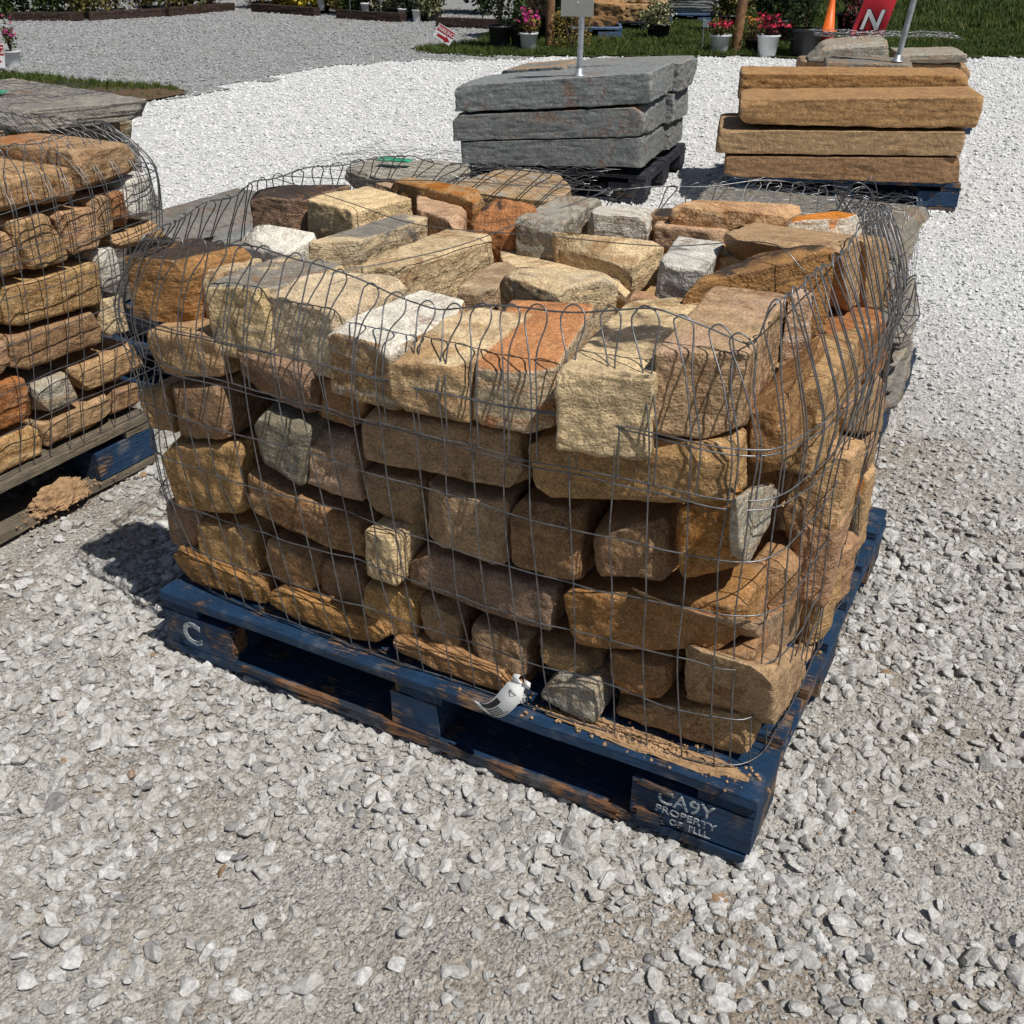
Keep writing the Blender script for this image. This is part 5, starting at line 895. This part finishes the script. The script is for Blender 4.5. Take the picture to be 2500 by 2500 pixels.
plant(-9.72, 6.62, 'pink flowering plant at the left picture edge behind the arrow sign', 'green', .10, .42, (.09, .15, 'white'), 'magenta', 18, 120, .03, nf=40, fs=.04)
# row behind the timbers
rows = [(-14.9, 10.6, 'green', 'magenta', 'pink-flowered bush at the far left corner', 19), (-14.4, 11.2, 'green', None, 'green bush at far left behind the first timber', 20), (-13.9, 11.4, 'olive', None, 'olive bush behind the first timber', 21), (-13.9, 12.0, 'olive', None, 'brownish-green bush behind the tagged stake', 22),
        (-13.75, 12.6, 'olive', None, 'mixed green bush between the two tagged stakes', 23), (-13.7, 13.2, 'olive', 'orangef', 'green bush right of the second tagged stake', 24), (-13.45, 13.7, 'rusty', None, 'small rusty orange bush behind the timbers', 25), (-13.0, 14.4, 'golden', None, 'orange-brown bush behind the third timber', 26),
        (-12.4, 14.2, 'yellow', None, 'leftmost of the bright yellow bushes', 27), (-11.9, 14.1, 'yellow', None, 'second bright yellow bush', 28), (-11.4, 14.0, 'yellow', None, 'bright yellow bush right of the middle of the yellow row', 29), (-10.9, 13.95, 'golden', None, 'golden bush at the end of the yellow row', 30),
        (-10.4, 13.8, 'green', 'yellowf', 'green bush with yellow blooms behind the right timber', 31), (-9.9, 13.75, 'pale', 'white', 'pale cream hydrangea-like bush behind the right timber', 32), (-9.4, 13.7, 'green', 'white', 'green bush with white balls of bloom', 33), (-9.0, 13.5, 'pale', None, 'pale green bush at the right end of the timber row', 34),
        (-8.0, 15.3, 'dark', 'red', 'dark bush beyond the gap in the timber row', 35)]
for x, y, k, f, l, sd in rows: plant(x, y, l, k, .46, .80, (.15, .10, 'black'), f, sd, 2300, .06, nf=160, fs=.06, clumps=26, group='nursery bushes behind the timbers')
for i, (x, y) in enumerate(((-13.9, 13.6), (-14.6, 11.9), (-12.9, 15.2), (-11.6, 15.0), (-10.2, 14.9), (-8.9, 15.0), (-7.2, 15.3), (-5.9, 15.6), (-15.3, 11.1))):
    plant(x, y, 'tall dark shrub in the second row behind the '+('small rusty orange bush', 'olive bushes at far left', 'orange-brown bush', 'bright yellow bushes', 'pale cream bush', 'pale green bush', 'parking sign timber', 'dark evergreen and rocky pillar', 'far left green bush')[i], 'dark', .75, 1.7, None, None, 60+i, 2600, .09, clumps=24, cat='shrub', group='tall dark shrubs in the second nursery row', name='shrub')
for i, (x, y, l) in enumerate(((-9.35, 13.28, 'white pot left at the end of the timber row'), (-9.05, 13.2, 'white pot standing at the right end of the timber row'), (-9.98, 13.22, 'white pot behind the right timber'), (-11.2, 13.75, 'low white pot behind the fifth timber'))):
    t = empty('plant_pot', (x, y, .0 if i < 2 else .06), l, 'pot', 'white pots among the bushes'); pot(t, .065, .17, M['pot_white'], 16)
# timbers
M['timber'] = paint_wood('dark_creosote_timber', (.045, .022, .014), .02, (.07, .04, .025), axis=(4, 40, 40))
TB = [((-14.41, 10.37), (-13.46, 10.9), 'first timber from the left along the gravel'), ((-13.41, 11.01), (-12.98, 12.13), 'second timber, below the tagged stakes'), ((-12.93, 12.16), (-12.91, 13.65), 'third timber, right of the second stake'),
      ((-12.5, 13.57), (-11.03, 13.31), 'fourth timber in front of the yellow bushes'), ((-10.44, 13.09), (-9.21, 13.0), 'fifth timber with the white pots'), ((-8.35, 12.6), (-6.6, 12.75), 'timber behind the parking sign'), ((-6.95, 12.3), (-6.35, 12.45), 'short timber behind the black pots')]
for (x0, y0), (x1, y1), l in TB:
    L_ = math.hypot(x1-x0, y1-y0); t = empty('landscape_timber', (x0, y0, 0), 'dark brown '+l, 'timber', 'landscape timbers edging the gravel lot', math.atan2(y1-y0, x1-x0)); board(t, 'beam', (0, 0, 0), (L_, .15, .125), 'timber', 0, warp=.006)
    MB().box((L_*.1, .02, .124), (L_*.1+.05, .05, .127)).build('iron_pin', M['wire'], t)
# plant tags on stakes
M['white'] = simple('white_card', (.8, .8, .78), .5, 0, .03)
for x, y, l in ((-13.35, 11.75, 'white plant label on a stake, left one over the second timber'), (-13.15, 12.7, 'white plant label on a stake, right one over the second timber'), (-10.35, 13.35, 'white label card in front of the bushes, left of the white pot'), (-9.75, 13.3, 'white label card just left of the standing white pot'), (-4.0, 11.35, 'white plant label in the left red flowers')):
    t = empty('plant_label', (x, y, 0), l, 'plant label', 'plant labels on stakes'); hh = .40 if x < -11 else .27
    MB().box((-.004, -.003, 0), (.004, .003, hh)).build('stake', M['steel'], t); MB().box((-.045, -.006, hh-.01), (.045, -.002, hh+.07), j=.002).build('card', M['white'], t, rot=(0, .1, -.4))
# wooden posts, boulders, blocks, slate stacks on the lawn
def log(x, y, r, h, lean, label, seed):
    z = np.linspace(-.05, h, 14); a = np.arange(14)*2*math.pi/14; V = []
    for zz in z:
        for k in a: rr = r*(1-.12*zz/h)*(1+.10*noise(np.array([[math.cos(k)*1.5+seed, math.sin(k)*1.5, zz*2]]))[0]); V.append((rr*math.cos(k)+lean[0]*zz, rr*math.sin(k)+lean[1]*zz, zz))
    F = [(i*14+k, i*14+(k+1) % 14, (i+1)*14+(k+1) % 14, (i+1)*14+k) for i in range(13) for k in range(14)]
    return tag(link('wooden_post', mesh_np('wooden_post', V, F), M['log'], None, (x, y, 0)), label, 'post', 'rough wooden posts on the lawn')
M['log'] = simple('bare_log', (.24, .13, .06), .8, 0, .35, 18, .01)
log(-5.64, 10.72, .052, 1.9, (.02, 0), 'rough wooden post beside the pink petunia pot', 1); log(-3.63, 11.42, .055, 2.0, (.07, 0), 'dark wooden post between the two white flower pots', 2)
def hexa(x, y, z0, w, d, h, rz, label, c1, c2, name='stone_block', cat='stone', group=None, st=.4, n=26, mat='slab', cut=.06, rough=.012, lump=.03, **k):
    c_, s_ = math.cos(rz), math.sin(rz); B = [(0, 0), (w, 0), (w, d), (0, d)]; B = [(x+a*c_-b*s_, y+a*s_+b*c_) for a, b in B]
    return stone(name, [(a, b, z0) for a, b in B]+[(a, b, z0+h) for a, b in B], c1, c2, st, label, group, mat, cat, n=n, rad=.02, cut=cut, rough=rough, lump=lump, cuts=14, **k)
hexa(-6.45, 11.35, 0, .42, .4, 1.5, .3, 'tall brown rocky pillar stone behind the pink petunias', 'mauve', 'brown', 'standing_stone')
hexa(-6.02, 12.0, .13, .72, .6, .34, .42, 'rough brown stone block on the blue pallet behind the steel post', 'brown', 'ochre')
hexa(-5.98, 13.15, .36, .78, .7, .12, .30, 'broad flat pale slab forming a table top', 'tan', 'white')
hexa(-5.85, 13.1, .13, .62, .6, .22, .30, 'rough tan rock under the broad flat slab', 'tan', 'ochre')
hexa(-6.25, 12.5, .46, .3, .3, .05, .3, 'small flat orange-brown stone on the big block', 'ochre', 'rust')
pallet('pallet', -6.1, 11.8, 'light blue pallet under the brown stone block on the lawn', PG2, rz=.42, wx=.85, wy=.7)
pallet('pallet', -6.0, 13.0, 'dark pallet under the flat slab table on the lawn', PG2, rz=.3, wx=.9, wy=.7, dark=True)
M['blue2'] = paint_wood('pale_blue_wood', (.10, .19, .33), .06, axis=(4, 40, 40))
for pl in [o for o in bpy.data.objects if o.get('label', '').startswith('light blue pallet')]:
    for c in pl.children: c.data.materials[0] = M['blue2']
def slate_stack(x, y, w, d, h, rz, label, seed, n=26):
    t = empty('slate_stack', (x, y, .14), label, 'stone stack', 'stacks of thin grey slate far back', rz); q = random.Random(seed); th = h/n
    base = [stone_mesh('slate', [(0, 0, 0), (w, 0, 0), (w, d, 0), (0, d, 0), (0, 0, th*.9), (w, 0, th*.9), (w, d, th*.9), (0, d, th*.9)], 10, .005, .03, .006)[0] for _ in range(4)]
    for k in range(n):
        o = link('slate', base[k % 4], M['flag'], t, (w/2+q.uniform(-.04, .04), d/2+q.uniform(-.04, .04), th*(k+.5)), (0, 0, q.choice((0, math.pi))+q.uniform(-.06, .06))); c = q.uniform(.7, 1.5); o.color = (.25*c, .26*c, .25*c, 1); o['tint2'] = [.45, .46, .44]; o['stain'] = .3
    return t
slate_stack(-5.75, 14.75, .75, .7, .85, .35, 'tall stack of thin grey slate on a pale blue pallet beyond the slab table', 1); slate_stack(-5.5, 17.2, 1.0, .8, 1.3, .3, 'second tall grey slate stack further back, behind the red flowers', 2)
p_ = pallet('pallet', -5.78, 14.65, 'pale blue pallet under the tall slate stack', PG2, rz=.35, wx=.85, wy=.75)
for c in p_.children: c.data.materials[0] = M['blue2']
# hanging-basket style plant in front of the slab
t = plant(-4.93, 12.25, 'yellowish flowering basket plant in a black pot in front of the slab table', 'pale', .22, .42, (.10, .16, 'black'), 'white', 40, 420, .035, nf=50, fs=.035)
MB().tube([(0, 0, .3), (.0, 0, .62)], .004, 5).tube([(-.09, 0, .2), (0, 0, .5), (.09, 0, .2)], .003, 4).build('hanger', M['wire'], t)
# traffic cone
M['cone'] = simple('orange_plastic', (.80, .15, .02), .45, 0, .06); M['cone_base'] = simple('dark_red_rubber', (.10, .012, .015), .6)
M['cone_band'] = simple('red_plastic_band', (.52, .03, .01), .45, 0, .06)
t = empty('traffic_cone', (-2.80, 12.25, 0), 'tall orange traffic cone standing on the lawn beside the black pot', 'traffic cone')
MB().lathe([(0, 0), (.10, 0), (.105, .03), (.075, .035), (.068, .10)], 24).build('base', M['cone_base'], t, True)
MB().lathe([(.105, .10), (.108, .112), (.070, .112)], 24).build('lower_ring', M['cone_base'], t, True)
MB().lathe([(.072, .112), (.066, .20)], 24).build('band', M['cone_band'], t, True)
MB().lathe([(.10, .20), (.10, .206), (.068, .206), (.024, .60), (.018, .62), (0, .62)], 24).build('body', M['cone'], t, True)
# feather flag with white letters
M['flag_red'] = simple('red_flag_cloth', (.42, .012, .025), .7, 0, .12, 5); M['flag_white'] = simple('white_flag_print', (.75, .75, .75), .7, 0, .03); M['flag_black'] = simple('black_flag_print', (.02, .02, .025), .7, 0, .03)
t = empty('feather_flag', (-2.60, 12.35, 0), 'red feather flag with white letters leaning to the right beside the cone', 'flag', rz=.35)
nx, nz = 14, 60; V = []
FH, FW = 1.75, .37
def fpos(u, v): # u across, v up
    return (.02+u*FW*(1-.25*v*v)+v*FH*.27, .02*math.sin(u*4+v*5)+.012*math.sin(v*17+u*3), .14+v*FH-.05*u*0)
for j in range(nz+1):
    for i in range(nx+1): V.append(fpos(i/nx, j/nz))
F = [(j*(nx+1)+i, j*(nx+1)+i+1, (j+1)*(nx+1)+i+1, (j+1)*(nx+1)+i) for j in range(nz) for i in range(nx)]
fl = link('cloth', mesh_np('cloth', V, F), M['flag_red'], t); sm = fl.modifiers.new('solid', 'SOLIDIFY'); sm.thickness = .002
MB().tube([(.0, .0, -.1), (.02, 0, .14), (.02+.27*FH*.5, 0, .14+FH*.5), (.02+.27*FH+.02, 0, .14+FH+.05)], .007, 8).build('pole', M['pot_black'], t, True)
MB().box((-.03, -.002, .0), (.0, .002, .0)).build
for i, ch in enumerate('NEPO'):
    v = .105+.245*i
    for mt, off, bold, nm in ((M['flag_black'], -.018, .014, 'letter_shadow'), (M['flag_white'], -.030, .006, 'letter')):
        cu = text_obj(nm, ch, .29, mt, t, (0, 0, 0), (0, 0, 0), 1.0, .0008, bold, 'CENTER'); me = cu.data
        co = np.empty(len(me.vertices)*3); me.vertices.foreach_get('co', co); co = co.reshape(-1, 3); out = []
        for x, y, z in co:
            u_ = .5+x/FW*.98; vv = v+(y+.0)/FH-.055; p = fpos(u_, max(vv, 0)); out.append((p[0]+(.006 if nm == 'letter_shadow' else 0), p[1]+off-z-.004, p[2]-.004*(nm == 'letter_shadow')))
        me.vertices.foreach_set('co', np.array(out, np.float32).ravel()); me.update()
# yard signs with arrows
M['sign_red'] = simple('red_print', (.36, .012, .02), .5, 0, .05); M['sign_white'] = simple('white_sign_board', (.78, .78, .78), .5, 0, .03)
def arrow_sign(loc, rot, s, label, low=False, stake=.25):
    t = empty('parking_sign', loc, label, 'sign', 'parking signs with arrows'); t.rotation_euler = rot
    w, h = s, s*.72
    MB().box((-w/2, -.003, 0), (w/2, .003, h)).build('board', M['sign_white'], t, bevel=.0006)
    MB().box((-w/2+.004, -.0045, h*.52), (w/2-.004, -.0035, h*.97)).build('red_band', M['sign_red'], t)
    tx = text_obj('lettering', 'PARKING', h*.40, M['sign_white'], t, (0, -.0050, h*.60), (H, 0, 0), .80, .0006, .0015*s, 'CENTER')
    y0 = -.0038; c = h*.26; k = h*.11; b = MB()
    P = [(-w*.40, c-k), (w*.12, c-k), (w*.12, c-2.1*k), (w*.42, c), (w*.12, c+2.1*k), (w*.12, c+k), (-w*.40, c+k), (-w*.30, c)]
    b.add([(x, -.0046, z) for x, z in P]+[(x, -.0035, z) for x, z in P], [(0, 1, 5, 7), (1, 2, 3, 5), (3, 4, 5), (5, 6, 7)]+[(i, (i+1) % 8, 8+(i+1) % 8, 8+i) for i in range(8)]); b.build('arrow', M['sign_red'], t)
    for sx in (-.3, .3): MB().box((sx*w-.0025, .003, -stake), (sx*w+.0025, .006, h*.5)).build('wire_stake', M['steel'], t)
    return t
cy = _y
arrow_sign((-6.70, 10.05, .10), (0, math.radians(31), .50), .215, 'red and white parking sign with arrow tilted steeply, on the gravel at the lawn tip', stake=.12)
arrow_sign((-9.60, 6.24, .05), (0, math.radians(8), .62), .30, 'parking sign with arrow cut by the left picture edge, on the grass verge', stake=.12)
# branch, far wooden frame, far post
q = random.Random(4); b = MB()
for k in range(5): 
    pts = [(.0+i*.16, .01*k+q.uniform(-.02, .02)+.03*i, .025+q.uniform(0, .05)+.012*i) for i in range(6)]; b.tube(spline(pts, 4), .006-.0007*k, 5)
tag(b.build('dead_branch', M['bark'], None, True, loc=(.02, 7.75, .05), rot=(0, 0, .35)), 'dry reddish-brown branch lying on the gravel right of the tan stack', 'branch')
M['raww'] = simple('pale_timber', (.36, .26, .15), .8, 0, .2, 20)
t = empty('timber_rack', (-3.0, 20.3, 0), 'small pale wooden frame standing far back on the lawn', 'timber rack')
for a in (0, .28): MB().box((a, 0, 0), (a+.07, .07, .42)).build('upright', M['raww'], t)
MB().box((-.12, .0, .30), (.40, .02, .36)).build('crossbar', M['raww'], t)
t = empty('ground_stub', (-2.05, 21.9, 0), 'short grey stub post far back on the lawn at the top right', 'post'); MB().lathe([(0, 0), (.09, 0), (.085, .22), (.07, .24), (0, .24)], 14).build('stub', M['signback'], t, True)
print('objects', len(bpy.data.objects))
